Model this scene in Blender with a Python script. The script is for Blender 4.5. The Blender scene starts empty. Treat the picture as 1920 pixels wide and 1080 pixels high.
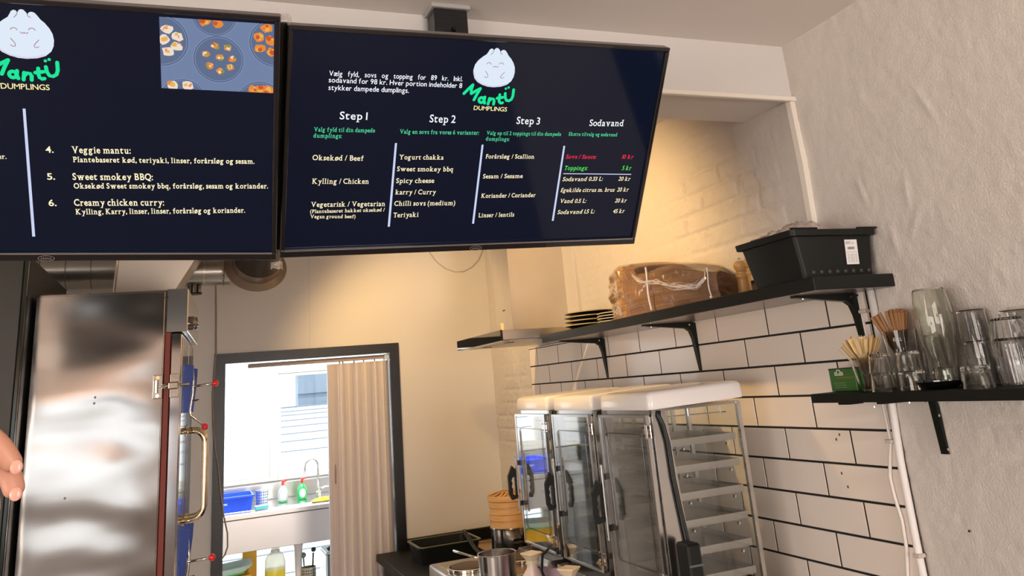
import bpy, bmesh, math, random
import numpy as np
from mathutils import Vector, Matrix, Euler
random.seed(7)
SC = bpy.context.scene
COL = SC.collection
PI = math.pi
R = math.radians

# ------------------------------------------------------------ camera
cd = bpy.data.cameras.new('camera')
cam = bpy.data.objects.new('camera', cd)
COL.objects.link(cam)
cd.sensor_width = 36.0
cd.sensor_fit = 'HORIZONTAL'
cd.lens = 1495.4 / 1920 * 36
cd.shift_y = (285.0 - 540.0) / 1920
cd.clip_start = 0.02
cam.location = (0, 0, 1.6)
cam.rotation_mode = 'QUATERNION'
cam.rotation_quaternion = (Matrix.Rotation(R(-22.2314), 3, 'Z') @ Matrix.Rotation(R(106.0963), 3, 'X')
                           @ Matrix.Rotation(R(-4.99306), 3, 'Z')).to_quaternion()
SC.camera = cam

# ------------------------------------------------------------ world, lights, exposure
SC.view_settings.view_transform = 'Standard'
SC.view_settings.look = 'None'
SC.view_settings.gamma = 1.0
SC.view_settings.use_curve_mapping = False
SC.view_settings.exposure = 0.0
SC.cycles.max_bounces = 14
SC.cycles.transmission_bounces = 12
SC.cycles.transparent_max_bounces = 24
SC.cycles.sample_clamp_indirect = 6.0
SC.cycles.caustics_reflective = True
SC.cycles.caustics_refractive = False
w = bpy.data.worlds.new('overcast_sky')
SC.world = w
w.use_nodes = True
bg = w.node_tree.nodes['Background']
bg.inputs[0].default_value = (0.93, 0.97, 1.0, 1)
bg.inputs[1].default_value = 2.6


def lamp(name, kind, loc, rot, energy, color, size=None, size_y=None, **kw):
    l = bpy.data.lights.new(name, kind)
    l.energy = energy
    l.color = color
    if kind == 'AREA':
        l.shape = 'RECTANGLE'
        l.size = size
        l.size_y = size_y
    elif size is not None:
        l.shadow_soft_size = size
    for k, v in kw.items():
        setattr(l, k, v)
    o = bpy.data.objects.new(name, l)
    o.location = loc
    o.rotation_euler = rot
    COL.objects.link(o)
    return o


# daylight entering the shop windows behind the camera
lamp('shop_side_window_daylight', 'AREA', (-3.28, -0.9, 1.35), (R(90), 0, R(-90)), 108, (1.0, 0.86, 0.73), 3.0, 1.5)
lamp('shop_door_daylight', 'AREA', (1.08, -2.86, 1.25), (R(90), 0, 0), 88, (1.0, 0.86, 0.77), 1.1, 1.7)
# fill light added under the ceiling to brighten the back room
lamp('back_room_fill_light', 'AREA', (0.55, 6.05, 2.40), (0, 0, 0), 40, (0.97, 0.98, 1.0), 1.2, 0.6)
# hazy sun on the yard behind the back room
lamp('yard_sun', 'SUN', (0.5, 10, 5), (R(-52), 0, R(4)), 5.0, (1.0, 0.97, 0.92), angle=R(12))
# ceiling spot lamps of the kitchen (fixtures are built further down)
KLAMPS = [(0.80, 2.95, 2.50), (0.72, 4.15, 2.50), (-0.25, 4.3, 2.50)]  # last lamp is a fill added for the left side
KAIM = [((1.84, 3.28, 1.79), 64, 111), ((1.65, 5.12, 1.42), 50, 109), ((-0.1, 4.6, 0.0), 6, 130)]
for p, (aim, e, cone) in zip(KLAMPS, KAIM):
    q = (Vector(aim) - Vector((p[0], p[1], p[2] - 0.035))).to_track_quat('-Z', 'Y').to_euler()
    lamp('kitchen_lamp_light', 'SPOT', (p[0], p[1], p[2] - 0.035), q, e, (1.0, 0.63, 0.24), 0.03, spot_size=R(cone), spot_blend=0.75)

# ------------------------------------------------------------ materials
MATS = {}


def mat(name, col=(0.8, 0.8, 0.8), rough=0.5, metal=0.0, spec=0.5, trans=0.0, ior=1.45, emit=None, es=1.0,
        bump=None, var=None, coat=0.0, alpha=1.0, sss=0.0, aniso=0.0):
    """bump=(scale, strength, distance[, stretch xyz]) ; var=(scale, amount, colour2)"""
    if name in MATS:
        return MATS[name]
    m = bpy.data.materials.new(name)
    m.use_nodes = True
    nt = m.node_tree
    b = nt.nodes['Principled BSDF']
    b.inputs['Base Color'].default_value = (*col, 1)
    b.inputs['Roughness'].default_value = rough
    b.inputs['Metallic'].default_value = metal
    b.inputs['Specular IOR Level'].default_value = spec
    b.inputs['Transmission Weight'].default_value = trans
    b.inputs['IOR'].default_value = ior
    b.inputs['Coat Weight'].default_value = coat
    b.inputs['Alpha'].default_value = alpha
    b.inputs['Subsurface Weight'].default_value = sss
    if emit:
        b.inputs['Emission Color'].default_value = (*emit, 1)
        b.inputs['Emission Strength'].default_value = es
    if bump or var:
        tc = nt.nodes.new('ShaderNodeTexCoord')
    if bump:
        mp = nt.nodes.new('ShaderNodeMapping')
        if len(bump) > 3:
            mp.inputs['Scale'].default_value = bump[3]
        nt.links.new(tc.outputs['Object'], mp.inputs['Vector'])
        nz = nt.nodes.new('ShaderNodeTexNoise')
        nz.inputs['Scale'].default_value = bump[0]
        nz.inputs['Detail'].default_value = bump[4] if len(bump) > 4 else 4
        nt.links.new(mp.outputs['Vector'], nz.inputs['Vector'])
        bp = nt.nodes.new('ShaderNodeBump')
        bp.inputs['Strength'].default_value = bump[1]
        bp.inputs['Distance'].default_value = bump[2]
        nt.links.new(nz.outputs['Fac'], bp.inputs['Height'])
        nt.links.new(bp.outputs['Normal'], b.inputs['Normal'])
    if var:
        mp2 = nt.nodes.new('ShaderNodeMapping')
        if len(var) > 3:
            mp2.inputs['Scale'].default_value = var[3]
        nt.links.new(tc.outputs['Object'], mp2.inputs['Vector'])
        n2 = nt.nodes.new('ShaderNodeTexNoise')
        n2.inputs['Scale'].default_value = var[0]
        n2.inputs['Detail'].default_value = 5
        nt.links.new(mp2.outputs['Vector'], n2.inputs['Vector'])
        mr = nt.nodes.new('ShaderNodeMapRange')
        mr.inputs['From Min'].default_value = 0.3
        mr.inputs['From Max'].default_value = 0.7
        mr.inputs['To Max'].default_value = var[1]
        nt.links.new(n2.outputs['Fac'], mr.inputs['Value'])
        mx = nt.nodes.new('ShaderNodeMix')
        mx.data_type = 'RGBA'
        mx.inputs[6].default_value = (*col, 1)
        mx.inputs[7].default_value = (*var[2], 1)
        nt.links.new(mr.outputs['Result'], mx.inputs[0])
        nt.links.new(mx.outputs[2], b.inputs['Base Color'])
    MATS[name] = m
    return m


def pane_mat(name, tint=(1, 1, 1), rough=0.02, refl=1.0, milky=0.0, spec_ior=1.5, white=0.0):
    """thin clear sheet: fresnel mix of transparent and glossy (plus optional milky share)"""
    if name in MATS:
        return MATS[name]
    m = bpy.data.materials.new(name)
    m.use_nodes = True
    nt = m.node_tree
    nt.nodes.clear()
    out = nt.nodes.new('ShaderNodeOutputMaterial')
    tr = nt.nodes.new('ShaderNodeBsdfTransparent')
    tr.inputs[0].default_value = (*tint, 1)
    gl = nt.nodes.new('ShaderNodeBsdfGlossy')
    gl.inputs['Roughness'].default_value = rough
    fr = nt.nodes.new('ShaderNodeFresnel')
    # the sheet is thin: the far face reflects like the near one (no inner total reflection)
    ge = nt.nodes.new('ShaderNodeNewGeometry')
    mi = nt.nodes.new('ShaderNodeMapRange')
    mi.inputs['To Min'].default_value = spec_ior
    mi.inputs['To Max'].default_value = 1.0 / spec_ior
    nt.links.new(ge.outputs['Backfacing'], mi.inputs['Value'])
    nt.links.new(mi.outputs['Result'], fr.inputs['IOR'])
    mu = nt.nodes.new('ShaderNodeMath')
    mu.operation = 'MULTIPLY'
    mu.use_clamp = True
    mu.inputs[1].default_value = refl
    nt.links.new(fr.outputs[0], mu.inputs[0])
    mx = nt.nodes.new('ShaderNodeMixShader')
    nt.links.new(mu.outputs[0], mx.inputs[0])
    nt.links.new(tr.outputs[0], mx.inputs[1])
    nt.links.new(gl.outputs[0], mx.inputs[2])
    last = mx
    if milky:
        tl = nt.nodes.new('ShaderNodeBsdfTranslucent')
        tl.inputs[0].default_value = (0.95, 0.97, 1, 1)
        m2 = nt.nodes.new('ShaderNodeMixShader')
        m2.inputs[0].default_value = milky
        nt.links.new(mx.outputs[0], m2.inputs[1])
        nt.links.new(tl.outputs[0], m2.inputs[2])
        last = m2
    if white:
        df = nt.nodes.new('ShaderNodeBsdfDiffuse')
        df.inputs[0].default_value = (0.86, 0.76, 0.72, 1)
        m3 = nt.nodes.new('ShaderNodeMixShader')
        m3.inputs[0].default_value = white
        nt.links.new(last.outputs[0], m3.inputs[1])
        nt.links.new(df.outputs[0], m3.inputs[2])
        last = m3
    nt.links.new(last.outputs[0], out.inputs[0])
    MATS[name] = m
    return m


def emis(name, col, s=1.0):
    if name in MATS:
        return MATS[name]
    m = bpy.data.materials.new(name)
    m.use_nodes = True
    nt = m.node_tree
    nt.nodes.clear()
    out = nt.nodes.new('ShaderNodeOutputMaterial')
    e = nt.nodes.new('ShaderNodeEmission')
    e.inputs[0].default_value = (*col, 1)
    e.inputs[1].default_value = s
    nt.links.new(e.outputs[0], out.inputs[0])
    MATS[name] = m
    return m


plaster = mat('rough_white_plaster', (0.66, 0.605, 0.555), 0.60, bump=(170, 0.55, 0.004), var=(3.0, 0.5, (0.60, 0.55, 0.51)))
smooth_wall = mat('smooth_painted_wall', (0.74, 0.71, 0.68), 0.55, bump=(14, 0.12, 0.004), var=(1.6, 0.45, (0.68, 0.64, 0.60)))
ceil_m = mat('ceiling_paint', (0.75, 0.69, 0.645), 0.8)
head_m = mat('header_paint', (0.66, 0.63, 0.605), 0.7, bump=(6, 0.1, 0.004))
batten = mat('cream_batten', (0.80, 0.74, 0.66), 0.5)
tile_m = mat('glazed_white_tile', (0.83, 0.74, 0.67), 0.12, coat=0.2, bump=(6, 0.10, 0.004, (1, 1, 1), 1), var=(5, 0.35, (0.77, 0.68, 0.61)))
tile_chip = mat('tile_hole', (0.10, 0.05, 0.03), 0.8)
grout = mat('black_grout', (0.012, 0.012, 0.012), 0.85)
black_wood = mat('black_lacquered_wood', (0.012, 0.012, 0.014), 0.32, bump=(30, 0.25, 0.002, (1, 8, 8)))
black_matt = mat('black_matt_board', (0.007, 0.007, 0.006), 0.5, spec=.25)
shelf_m = mat('black_shelf_board', (0.008, 0.009, 0.008), 0.33, spec=.35)
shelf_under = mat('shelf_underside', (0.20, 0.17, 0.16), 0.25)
black_metal = mat('black_powder_coat', (0.006, 0.008, 0.006), 0.38, spec=.3)
black_plastic = mat('black_plastic', (0.009, 0.010, 0.009), 0.45, spec=.28)
steel = mat('stainless_steel', (0.62, 0.60, 0.58), 0.20, 1.0)
steel_b = mat('brushed_steel', (0.52, 0.51, 0.50), 0.30, 1.0, bump=(60, 0.05, 0.001, (1, 1, 12)))
chrome = mat('chrome', (0.80, 0.79, 0.77), 0.07, 1.0)
galv = mat('galvanised_duct', (0.48, 0.46, 0.42), 0.28, 1.0)
dark_chrome = mat('dark_chrome', (0.25, 0.24, 0.23), 0.12, 1.0)
white_plastic = mat('white_plastic', (0.83, 0.80, 0.80), 0.22, coat=0.3)
white_paint = mat('white_paint', (0.85, 0.85, 0.82), 0.4)
cream_paint = mat('cream_window_paint', (0.82, 0.81, 0.72), 0.4)
red_ball = mat('red_plastic', (0.75, 0.015, 0.02), 0.15, coat=0.5)
gasket_m = mat('red_rubber_gasket', (0.17, 0.022, 0.010), 0.5)
blue_film = mat('blue_film', (0.01, 0.05, 0.32), 0.35)
glass = mat('clear_glass', (1, 1, 1), 0.0, trans=1.0, ior=1.33)
glass_green = mat('green_tinted_glass', (0.955, 0.978, 0.915), 0.0, trans=1.0, ior=1.33)
pane = pane_mat('thin_glass_pane', (0.96, 0.98, 0.97), 0.02, 0.8)
rubber = mat('black_rubber', (0.010, 0.012, 0.012), 0.4)
bamboo = mat('bamboo', (0.66, 0.38, 0.15), 0.45, bump=(40, 0.2, 0.002, (1, 1, 6)), var=(8, 0.7, (0.50, 0.26, 0.09), (1, 1, 8)))
wood_lt = mat('birch_wood', (0.78, 0.56, 0.30), 0.5, var=(20, 0.5, (0.66, 0.42, 0.20)))
straw_m = mat('brown_paper_straw', (0.46, 0.24, 0.11), 0.6, var=(30, 0.5, (0.36, 0.17, 0.07)))
mill_wood = mat('turned_beech', (0.66, 0.38, 0.14), 0.38, coat=0.2, var=(14, 0.6, (0.52, 0.27, 0.09), (1, 1, 0.2)))
kraft = mat('kraft_paper', (0.25, 0.135, 0.08), 0.7, bump=(14, 0.9, 0.010, (1, .35, 3.5), 3), var=(5, 0.8, (0.15, 0.08, 0.046), (1, .5, 4)))
kraft_light = mat('kraft_fold_edges', (0.42, 0.26, 0.12), 0.6, bump=(14, 0.9, 0.010, (1, .3, 6), 3), var=(9, 0.9, (0.20, 0.11, 0.05), (1, .3, 7)))
cable_w = mat('white_cable', (0.80, 0.74, 0.70), 0.35)
skin = mat('skin', (0.55, 0.27, 0.185), 0.42, sss=0.1, bump=(120, 0.25, 0.001))
dark_glass = mat('black_glass', (0.004, 0.004, 0.005), 0.04, coat=1.0)

# ------------------------------------------------------------ mesh helpers


def new_bm():
    return bmesh.new()


def add_box(bm, x0, x1, y0, y1, z0, z1, bev=0.0, seg=1):
    vs = [bm.verts.new(p) for p in ((x0, y0, z0), (x1, y0, z0), (x1, y1, z0), (x0, y1, z0),
                                    (x0, y0, z1), (x1, y0, z1), (x1, y1, z1), (x0, y1, z1))]
    fs = [bm.faces.new([vs[i] for i in f]) for f in ((0, 3, 2, 1), (4, 5, 6, 7), (0, 1, 5, 4), (1, 2, 6, 5), (2, 3, 7, 6), (3, 0, 4, 7))]
    if bev:
        es = {e for f in fs for e in f.edges}
        bmesh.ops.bevel(bm, geom=list(es), offset=bev, segments=seg, profile=0.5, affect='EDGES')
    return bm


def add_tube(bm, path, rad, n=10, caps=True):
    """path of points; rad a number or a list"""
    pts = [Vector(p) for p in path]
    rs = rad if isinstance(rad, (list, tuple)) else [rad] * len(pts)
    rings = []
    prev = None
    for i, p in enumerate(pts):
        if i == 0:
            t = pts[1] - p
        elif i == len(pts) - 1:
            t = p - pts[-2]
        else:
            t = (pts[i + 1] - p).normalized() + (p - pts[i - 1]).normalized()
        t = t.normalized()
        if prev is None:
            a = Vector((0, 0, 1)) if abs(t.z) < 0.9 else Vector((1, 0, 0))
            u = t.cross(a).normalized()
        else:
            u = (prev - t * prev.dot(t)).normalized()
        prev = u
        v = t.cross(u)
        rings.append([bm.verts.new(p + (u * math.cos(2 * PI * k / n) + v * math.sin(2 * PI * k / n)) * rs[i]) for k in range(n)])
    for a, b in zip(rings, rings[1:]):
        for k in range(n):
            bm.faces.new((a[k], a[(k + 1) % n], b[(k + 1) % n], b[k]))
    if caps:
        bm.faces.new(list(reversed(rings[0])))
        bm.faces.new(rings[-1])
    return bm


def add_lathe(bm, prof, n=24, cx=0, cy=0, cz=0, closed=False):
    """prof: (r, z) list, bottom to top outside; r==0 makes a pole"""
    rings = []
    for r, z in prof:
        if r <= 1e-6:
            rings.append([bm.verts.new((cx, cy, cz + z))])
        else:
            rings.append([bm.verts.new((cx + r * math.cos(2 * PI * k / n), cy + r * math.sin(2 * PI * k / n), cz + z)) for k in range(n)])
    pairs = list(zip(rings, rings[1:]))
    if closed:
        pairs.append((rings[-1], rings[0]))
    for a, b in pairs:
        for k in range(n):
            if len(a) == 1 and len(b) == 1:
                continue
            if len(a) == 1:
                bm.faces.new((a[0], b[(k + 1) % n], b[k]))
            elif len(b) == 1:
                bm.faces.new((a[k], a[(k + 1) % n], b[0]))
            else:
                bm.faces.new((a[k], a[(k + 1) % n], b[(k + 1) % n], b[k]))
    return bm


def add_prism(bm, poly, h0, h1, axis='z'):
    """poly 2D; axis z: (x,y), axis y: (x,z), axis x: (y,z)"""
    def P(a, b, h):
        return {'z': (a, b, h), 'y': (a, h, b), 'x': (h, a, b)}[axis]
    lo = [bm.verts.new(P(a, b, h0)) for a, b in poly]
    hi = [bm.verts.new(P(a, b, h1)) for a, b in poly]
    n = len(poly)
    bm.faces.new(list(reversed(lo)))
    bm.faces.new(hi)
    for k in range(n):
        bm.faces.new((lo[k], lo[(k + 1) % n], hi[(k + 1) % n], hi[k]))
    bmesh.ops.recalc_face_normals(bm, faces=bm.faces[:])
    return bm


def add_sphere(bm, c, r, u=14, v=10, sc=(1, 1, 1)):
    m = Matrix.Translation(c) @ Matrix.Diagonal((sc[0] * r, sc[1] * r, sc[2] * r, 1))
    bmesh.ops.create_uvsphere(bm, u_segments=u, v_segments=v, radius=1, matrix=m)
    return bm


def obj(name, bm, m, parent=None, smooth=False, label=None, loc=None, rot=None):
    if isinstance(bm, bmesh.types.BMesh):
        bmesh.ops.recalc_face_normals(bm, faces=bm.faces[:])
        me = bpy.data.meshes.new(name)
        bm.to_mesh(me)
        bm.free()
    else:
        me = bm
    if smooth is True:
        me.polygons.foreach_set('use_smooth', [True] * len(me.polygons))
    elif smooth:
        me.polygons.foreach_set('use_smooth', [True] * len(me.polygons))
        me.set_sharp_from_angle(angle=R(smooth))
    if m is not None and not me.materials:
        me.materials.append(m)
    o = bpy.data.objects.new(name, me)
    COL.objects.link(o)
    if parent:
        o.parent = parent
    if loc:
        o.location = loc
    if rot:
        o.rotation_euler = rot
    if label:
        o['label'] = label
    return o


def thing(name, label, cat, loc=(0, 0, 0), rot=(0, 0, 0), group=None):
    o = bpy.data.objects.new(name, None)
    o.empty_display_size = 0.05
    COL.objects.link(o)
    o.location = loc
    o.rotation_euler = rot
    o['label'] = label
    o['category'] = cat
    if group:
        o['group'] = group
    return o


def tag(o, label, cat, group=None):
    o['label'] = label
    o['category'] = cat
    if group:
        o['group'] = group
    return o


def struct(name, bm, m, parent=None, label=None, **k):
    o = obj(name, bm, m, parent, label=label, **k)
    if parent is None:
        o['kind'] = 'structure'
    return o


def dup(o, loc=None, rot=None, label=None, group=None, parent=None):
    c = o.copy()
    COL.objects.link(c)
    if parent:
        c.parent = parent
    if loc is not None:
        c.location = loc
    if rot is not None:
        c.rotation_euler = rot
    if label:
        c['label'] = label
    if group:
        c['group'] = group
    for ch in list(o.children):
        dup(ch, parent=c)
    return c


def B(*a, **k):
    return add_box(new_bm(), *a, **k)


def T(*a, **k):
    return add_tube(new_bm(), *a, **k)


def L(*a, **k):
    return add_lathe(new_bm(), *a, **k)


def arc(c, r, a0, a1, n, plane='xz'):
    out = []
    for i in range(n + 1):
        a = R(a0 + (a1 - a0) * i / n)
        p, q = r * math.cos(a), r * math.sin(a)
        out.append({'xz': (c[0] + p, c[1], c[2] + q), 'xy': (c[0] + p, c[1] + q, c[2]), 'yz': (c[0], c[1] + p, c[2] + q)}[plane])
    return out


# ============================================================ THE ROOM
XR, YB, ZC = 1.84, 5.167, 2.62
YT0, YT1 = 1.843, 4.477          # tiled stretch of the right wall
TOP_T, PITCH, TLEN = 1.781, 0.0995, 0.2947


def vnoise(u, v, seed):
    r = np.random.RandomState(seed)
    g = r.rand(256, 256)
    iu, iv = np.floor(u).astype(int), np.floor(v).astype(int)
    fu, fv = u - iu, v - iv
    fu, fv = fu * fu * (3 - 2 * fu), fv * fv * (3 - 2 * fv)
    a = g[iu % 256, iv % 256]
    b = g[(iu + 1) % 256, iv % 256]
    c = g[iu % 256, (iv + 1) % 256]
    d = g[(iu + 1) % 256, (iv + 1) % 256]
    return (a * (1 - fu) + b * fu) * (1 - fv) + (c * (1 - fu) + d * fu) * fv


def right_wall():
    ys = np.arange(-3.0, YB + 0.12, 0.0085)
    zs = np.arange(0.0, ZC + 0.02, 0.0085)
    Y, Z = np.meshgrid(ys, zs, indexing='ij')
    h = (vnoise(Y * 5 + 50, Z * 5 + 9, 1) - .5) * 0.006
    h += (vnoise(Y * 14 + 70, Z * 9 + 3, 2) - .5) * 0.003
    h += (vnoise(Y * 38 + 90, Z * 30 + 3, 3) - .5) * 0.0020
    h += (vnoise(Y * 90 + 20, Z * 90 + 3, 4) - .5) * 0.0024
    # painted-over brickwork: joints recessed where the plaster is thin
    row = np.floor(Z / 0.078)
    fz = Z / 0.078 - row
    yy = Y / 0.235 + 0.5 * (row % 2) + 0.1 * (vnoise(row, row * 0, 8) - .5)
    fy = yy - np.floor(yy)
    jz = np.minimum(fz, 1 - fz) * 0.078 + (vnoise(Y * 25, Z * 25, 11) - .5) * 0.008
    jy = np.minimum(fy, 1 - fy) * 0.235 + (vnoise(Y * 25, Z * 25, 12) - .5) * 0.006
    j = np.clip(1.25 - np.minimum(jz, jy) / 0.0075, 0, 1)
    patch = np.clip((vnoise(Y * 3.1 + 7, Z * 3.7 + 11, 21) - .42) * 4, 0, 1)
    kit = np.exp(-((Y - 2.55) / .42) ** 2 - ((Z - 2.18) / .17) ** 2)
    low = np.exp(-((Y - 1.35) / .35) ** 2 - ((Z - 1.30) / .16) ** 2) * 0.8
    far = np.clip((Y - 4.45) * 6, 0, 1) * .5 * np.clip((1.75 - Z) * 5, 0, 1)
    amt = np.clip(kit * 1.5 * (0.3 + patch) + low * patch * 1.1 + patch * 0.10 + far * patch, 0, 1)
    h -= j * amt * 0.013
    h += amt * (vnoise(Y * 60, Z * 60, 13) - .5) * 0.004 + amt * (vnoise(Y * 110, Z * 110, 14) - .5) * 0.003
    # knife scars
    for cy, cz, a, l in ((1.78, 2.06, 1.35, .05), (1.62, 2.03, 1.7, .04), (1.70, 1.90, 1.5, .04), (1.50, 2.24, 1.2, .06), (1.62, 1.93, 2.2, .05)):
        dy, dz = Y - cy, Z - cz
        s, t = dy * math.cos(a) + dz * math.sin(a), -dy * math.sin(a) + dz * math.cos(a)
        h += 0.005 * np.exp(-(t / .006) ** 2 - (s / l) ** 2)
    for _ in range(60):
        cy, cz = random.uniform(.9, 1.8), random.uniform(.9, 2.6)
        dy, dz = Y - cy, Z - cz
        h += random.uniform(.001, .003) * np.exp(-(dy / random.uniform(.004, .012)) ** 2 - (dz / random.uniform(.006, .03)) ** 2)
    fade = np.clip((Y - YT0 + .02) / .02, 0, 1) * np.clip((YT1 + .02 - Y) / .03, 0, 1) * np.clip((TOP_T + .02 - Z) / .02, 0, 1)
    h = h * (1 - fade) - fade * 0.012
    X = XR - h
    V = np.stack([X, Y, Z], -1).reshape(-1, 3)
    ny, nz = len(ys), len(zs)
    i = np.arange(ny * nz).reshape(ny, nz)
    F = np.stack([i[:-1, :-1], i[:-1, 1:], i[1:, 1:], i[1:, :-1]], -1).reshape(-1, 4)
    me = bpy.data.meshes.new('wall_right')
    me.vertices.add(len(V))
    me.vertices.foreach_set('co', V.ravel())
    me.loops.add(F.size)
    me.loops.foreach_set('vertex_index', F.ravel())
    me.polygons.add(len(F))
    me.polygons.foreach_set('loop_start', np.arange(0, F.size, 4))
    me.polygons.foreach_set('loop_total', np.full(len(F), 4))
    me.update()
    me.validate()
    return struct('wall_right', me, plaster, smooth=True)


wr = right_wall()
obj('grout_bed', B(1.8271, XR + .008, YT0 + .009, YT1, 0.30, TOP_T), grout, wr)


def tile_mesh(w_, h_):
    bm = new_bm()
    add_box(bm, -0.0085, 0, 0, w_, 0, h_)
    es = [e for e in bm.edges if all(abs(v.co.x + 0.0085) < 1e-6 for v in e.verts)]
    bmesh.ops.bevel(bm, geom=es, offset=0.0012, segments=2, profile=0.5, affect='EDGES')
    bmesh.ops.recalc_face_normals(bm, faces=bm.faces[:])
    me = bpy.data.meshes.new('tile')
    bm.to_mesh(me)
    bm.free()
    me.materials.append(tile_m)
    return me


full = tile_mesh(TLEN - .0062, PITCH - .0065)
cache = {}
for r_ in range(15):
    z0 = TOP_T - PITCH * (r_ + 1) + .003
    off = 2.0023 if r_ % 2 == 0 else 2.142
    k = -2
    while True:
        a, b = off + TLEN * (k - 1), off + TLEN * k
        k += 1
        if a >= YT1:
            break
        a2, b2 = max(a, YT0), min(b, YT1)
        if b2 - a2 < 0.02:
            continue
        if a2 - YT0 < .02:
            a2 = YT0 - .0028
        if a2 == a and b2 == b:
            me = full
        else:
            kk = round(b2 - a2, 4)
            me = cache.setdefault(kk, None) or tile_mesh(b2 - a2 - .0062, PITCH - .0065)
            cache[kk] = me
        o = obj('tile', me, None, wr)
        o.location = (1.8345, a2 + .0031, z0)
        o.rotation_euler = (random.uniform(-.0006, .0006), random.uniform(-.001, .001), random.uniform(-.0008, .0008))
for (y, z) in ((2.048, 1.367), (2.065, 1.353), (2.069, 1.256), (2.053, 1.219), (2.775, 1.364)):
    obj('drill_hole', T([(1.8262, y, z), (1.8250, y + .0004, z)], 0.0042, 8), tile_chip, wr)

# back wall of the kitchen with the doorway
DX0, DX1, DZ = 0.150, 1.165, 1.862
bm = new_bm()
add_box(bm, -2.4, DX0, YB, YB + .10, 0, ZC)
add_box(bm, DX1, 2.0, YB, YB + .10, 0, ZC)
add_box(bm, DX0, DX1, YB, YB + .10, DZ, ZC)
wb = struct('wall_back', bm, smooth_wall)
obj('board_joint', B(.655, .6575, YB - .0015, YB, 1.915, ZC), mat('joint_shade', (0.60, 0.56, 0.52), .6), wb)
struct('floor_kitchen', B(-3.4, XR, 2.1, YB, 0, .004), mat('pale_vinyl_floor', (0.62, 0.56, 0.50), 0.5))
struct('floor', B(-3.4, 3.0, -3.2, 7.3, -0.1, 0), mat('dark_wood_floor', (0.15, 0.10, 0.075), 0.4, var=(4, .8, (0.10, 0.065, 0.05), (1, 10, 1))))
struct('ceiling', B(-3.4, 3.0, -3.2, YB + .1, ZC, ZC + .1), ceil_m)
struct('wall_header', B(-3.4, XR + .01, 1.990, 2.240, 2.432, ZC + .01, bev=.004), head_m)
bm = new_bm()
add_box(bm, -3.5, -3.4, -3.2, -2.4, 0, ZC)
add_box(bm, -3.5, -3.4, .6, YB, 0, ZC)
add_box(bm, -3.5, -3.4, -2.4, .6, 0, .6)
add_box(bm, -3.5, -3.4, -2.4, .6, 2.1, ZC)
struct('wall_left', bm, smooth_wall)
bm = new_bm()
add_box(bm, -3.4, XR + .1, -3.1, -3.0, 0, .62)
add_box(bm, -3.4, XR + .1, -3.1, -3.0, 1.95, ZC)
for a, b in ((-3.4, -2.5), (-.95, .50), (1.66, XR + .1)):
    add_box(bm, a, b, -3.1, -3.0, .62, 1.95)
struct('wall_front', bm, mat('shop_front_paint', (0.40, 0.34, 0.30), .6))
struct('trim_1', B(-.2, 1.845, 1.972, 1.990, 2.418, 2.434, bev=.002), batten)
bm = new_bm()
add_prism(bm, [(1.982, 2.43), (1.978, 2.2), (1.985, 2.0), (1.980, 1.83), (2.003, 1.83), (2.006, 2.0), (2.001, 2.2), (2.004, 2.43)], 1.820, 1.848, 'x')
struct('trim_2', bm, batten)
struct('trim_3', B(1.825, 1.842, YT0, YT1, TOP_T, TOP_T + .006, bev=.001), batten)

# doorway frame
bm = new_bm()
for pr in ([(.107, 0), (.167, 0), (.167, 1.850), (.107, 1.908)], [(1.150, 0), (1.208, 0), (1.208, 1.908), (1.150, 1.850)],
           [(.107, 1.908), (.167, 1.850), (1.150, 1.850), (1.208, 1.908)]):
    add_prism(bm, pr, YB - .018, YB + .002, 'y')
d1 = struct('door_1', bm, black_wood)
bm = new_bm()
add_box(bm, .150, .164, YB, YB + .10, 0, 1.862)
add_box(bm, 1.153, 1.165, YB, YB + .10, 0, 1.862)
add_box(bm, .150, 1.165, YB, YB + .10, 1.853, 1.862)
obj('jamb_lining', bm, black_wood, d1)

# back room shell
BR = mat('back_room_white', (0.86, 0.87, 0.86), 0.6)
bm = new_bm()
WY = 7.0
add_box(bm, -.7, 3.0, WY, WY + .12, 0, .16)
add_box(bm, -.7, 3.0, WY, WY + .12, .70, 1.02)
add_box(bm, -.7, 3.0, WY, WY + .12, 1.90, 2.5)
add_box(bm, -.7, -.25, WY, WY + .12, .16, 1.90)
add_box(bm, 1.9, 3.0, WY, WY + .12, .16, 1.90)
struct('wall_back_room_far', bm, BR)
struct('wall_back_room_left', B(-.8, -.7, YB + .1, 7.12, 0, 2.5), BR)
struct('wall_back_room_right', B(2.0, 2.1, YB + .1, 7.12, 0, 2.5), BR)
struct('ceiling_back_room', B(-.8, 2.1, YB + .1, 7.12, 2.45, 2.5), BR)
frost = pane_mat('frosted_film', (1, 1, 1), .4, .3, milky=.93)


def window(n, x0, x1, z0, z1, fw, strips):
    bm = new_bm()
    y0, y1 = WY - .02, WY + .045
    add_box(bm, x0, x0 + fw, y0, y1, z0, z1, bev=.003)
    add_box(bm, x1 - fw, x1, y0, y1, z0, z1, bev=.003)
    add_box(bm, x0 + fw, x1 - fw, y0, y1, z0, z0 + fw, bev=.003)
    add_box(bm, x0 + fw, x1 - fw, y0, y1, z1 - fw, z1, bev=.003)
    wn = struct('window_%d' % n, bm, cream_paint)
    obj('pane', B(x0 + fw - .004, x1 - fw + .004, WY + .010, WY + .014, z0 + fw - .004, z1 - fw + .004), pane, wn)
    for a, b in strips:
        obj('frosted_strip', B(x0 + fw, x1 - fw, WY + .006, WY + .0075, a, b), frost, wn)
    return wn


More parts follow.
